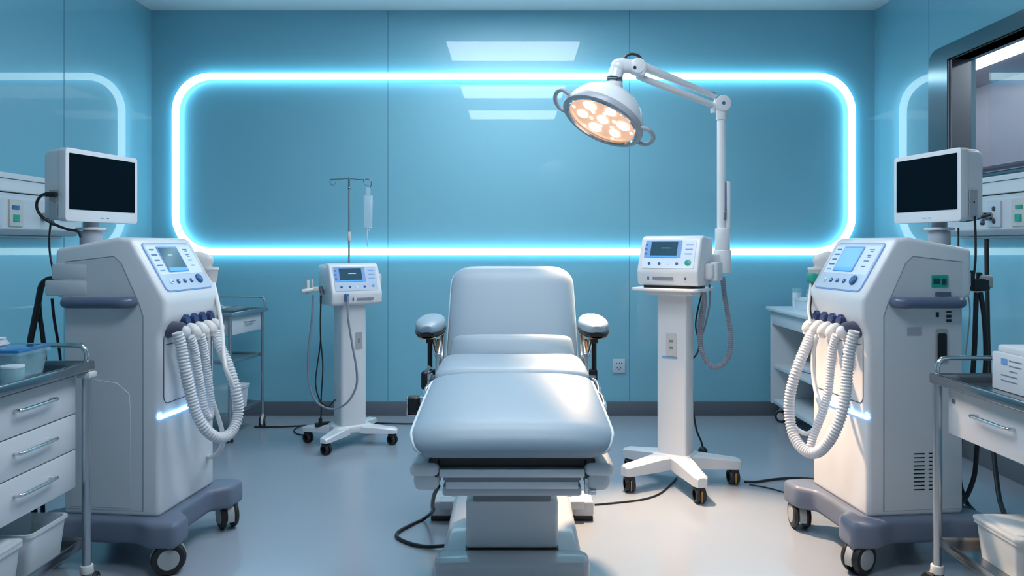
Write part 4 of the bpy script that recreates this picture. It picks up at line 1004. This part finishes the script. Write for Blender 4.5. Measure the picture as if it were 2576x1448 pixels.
# ------------------------------------------------------------ white cabinet at right back
CB = thing('shelf_cabinet', 'white open shelf cabinet on casters at the back right corner', 'cabinet', (2.24,4.98,0))
def cb(mb): mb.bm.transform(Matrix.Translation((-2.24,-4.98,0))); return mb
x0, x1, y0, y1 = 1.86, 2.62, 4.55, 5.44
cb(MB().box(((x0+x1)/2-.01,(y0+y1)/2,.808), (x1-x0+.04,y1-y0+.03,.026), .006)).build('worktop', 'cabinet_white', CB)
cb(MB().box((x0+.012,(y0+y1)/2,.745), (.02,y1-y0-.03,.098), .003)).build('apron', 'cabinet_white', CB)
cb(MB().box(((x0+x1)/2,y1-.012,.462), (x1-x0,.024,.664), .003)).build('side_panel', 'cabinet_white', CB)
cb(MB().box(((x0+x1)/2,y0+.012,.462), (x1-x0,.024,.664), .003)).build('side_panel', 'cabinet_white', CB)
cb(MB().box((x1-.012,(y0+y1)/2,.462), (.02,y1-y0-.05,.66))).build('back_panel', 'cabinet_white', CB)
cb(MB().box(((x0+x1)/2-.0,(y0+y1)/2,.395), (x1-x0-.04,y1-y0-.05,.03), .004)).build('shelf', 'cabinet_white', CB)
cb(MB().box(((x0+x1)/2,(y0+y1)/2,.145), (x1-x0-.02,y1-y0-.05,.03), .004)).build('bottom_board', 'cabinet_white', CB)
for x in (x0+.06,x1-.06):
    for y in (y0+.06,y1-.06): caster(CB, x-2.24, y-4.98, .044, 60, 'twin', .13, 'elbow')
t = thing('folded_cloth', 'crumpled pale cloth bundle on the middle shelf of the white cabinet', 'cloth', (2.05,5.1,.4105))
rg = []
for k in range(9):
    tt = k/8; sc_ = math.sin(PI*(.06+.88*tt))**.5
    rg.append([(a*sc_+random.uniform(-.006,.006), -.22+.44*tt, max(0.0,(b+.022)*(.5+.5*sc_)+random.uniform(-.004,.004))) for a, b in sup(.12, .022, 3, 20)])
MB().loft(rg).build('fabric', 'paper', t)
zc_ = .8215
for k, (x, y, h, lab) in enumerate(((2.0,5.30,.135,'narrow clear jar with blue lid standing leftmost on the white cabinet'), (2.09,5.28,.13,'narrow clear jar with blue lid, second from the left on the white cabinet'))):
    t = thing('storage_jar', lab, 'jar', (x,y,zc_), 0)
    MB().lathe([(0,0),(.030,0),(.031,.004),(.031,h-.03),(.028,h-.028),(.028,.006),(0,.005)], n=20).build('jar_body', 'bag_edge', t)
    MB().lathe([(0,h-.028),(.031,h-.028),(.032,h),(.030,h+.002),(0,h+.002)], n=20).build('jar_lid', 'bin_clear', t)
t = thing('supply_box', 'pale translucent box holding supplies in front of the jars on the white cabinet', 'box', (2.10,5.12,zc_))
mb = MB(); openbox(mb, (0,0,0), (.30,.20,.075), r=.01); mb.build('tub', 'bag_edge', t)
MB().box((0,0,.05), (.25,.16,.06), .008).build('contents', 'paper', t)
t = thing('supply_box', 'taller pale blue translucent box at the back of the white cabinet', 'box', (2.30,5.32,zc_))
MB().box((0,0,.08), (.22,.14,.16), .008).build('box_body', 'bag_edge', t)
MB().box((0,0,.165), (.23,.15,.012), .003).build('lid', 'bin_clear', t)

# ------------------------------------------------------------ cables on the floor
def fl(px, py): Y = F*(CAMZ-.006)/(py-HY); return Vector(((px-CX)/F*Y, Y, .006))
def fcable(pts, r, m, label):
    mb = MB(); mb.tube([fl(*p)+Vector((0,0,r-.0055)) for p in pts], r, n=8, smooth=8)
    tag(mb.build('floor_cable', m), label, 'cable')
fcable([(1496,1268),(1560,1262),(1620,1254),(1660,1240),(1690,1215),(1702,1200)], .0045, 'cable', 'thin grey cable on the floor between exam chair and lamp stand')
fcable([(1872,1211),(1905,1211),(1950,1205),(2000,1202),(2062,1206)], .0065, 'cable', 'black cable on the floor from the lamp stand caster to the right ventilator')
fcable([(1885,1217),(1930,1225),(1975,1237),(2010,1248)], .0035, 'cable', 'thinnest cable on the floor just before the right ventilator front caster')
fcable([(640,1073),(720,1072),(790,1068),(850,1066)], .0055, 'cable', 'dark cable on the floor between steel trolley and small console stand')
fcable([(930,1062),(975,1064),(1040,1065),(1120,1064)], .005, 'cable', 'dark cable on the floor running from the small console stand behind the chair')
fcable([(800,1066),(760,1070),(740,1080),(748,1090),(778,1096)], .0045, 'cable', 'small loop of dark cable beside the small console stand caster')
# a wall-side cable hanging behind the right trolley
o = MB().tube([Vector((2.50,3.98,1.29)), Vector((2.49,3.96,1.1)), Vector((2.46,3.9,.7)), Vector((2.40,3.78,.35)), Vector((2.33,3.62,.08)), Vector((2.27,3.48,.012))], .011, n=10).build('hanging_cable', 'cable')
tag(o, 'thick black cable hanging down the right wall from the supply rail', 'cable')

# ------------------------------------------------------------ camera, world, view
cam = bpy.data.cameras.new('camera'); co = bpy.data.objects.new('camera', cam); C.objects.link(co)
co.location = CAM; co.rotation_euler = (PI/2,0,0)
cam.sensor_width = 36; cam.lens = 36*F/2576; cam.shift_y = (HY-724)/2576; cam.clip_start = .05
bpy.context.scene.camera = co
w = bpy.data.worlds.new('world'); bpy.context.scene.world = w; w.use_nodes = True
w.node_tree.nodes['Background'].inputs[0].default_value = (.25,.5,.6,1); w.node_tree.nodes['Background'].inputs[1].default_value = .05
vs = bpy.context.scene.view_settings
vs.view_transform = 'Standard'; vs.look = 'None'; vs.gamma = 1; vs.exposure = 0.72; vs.use_curve_mapping = False
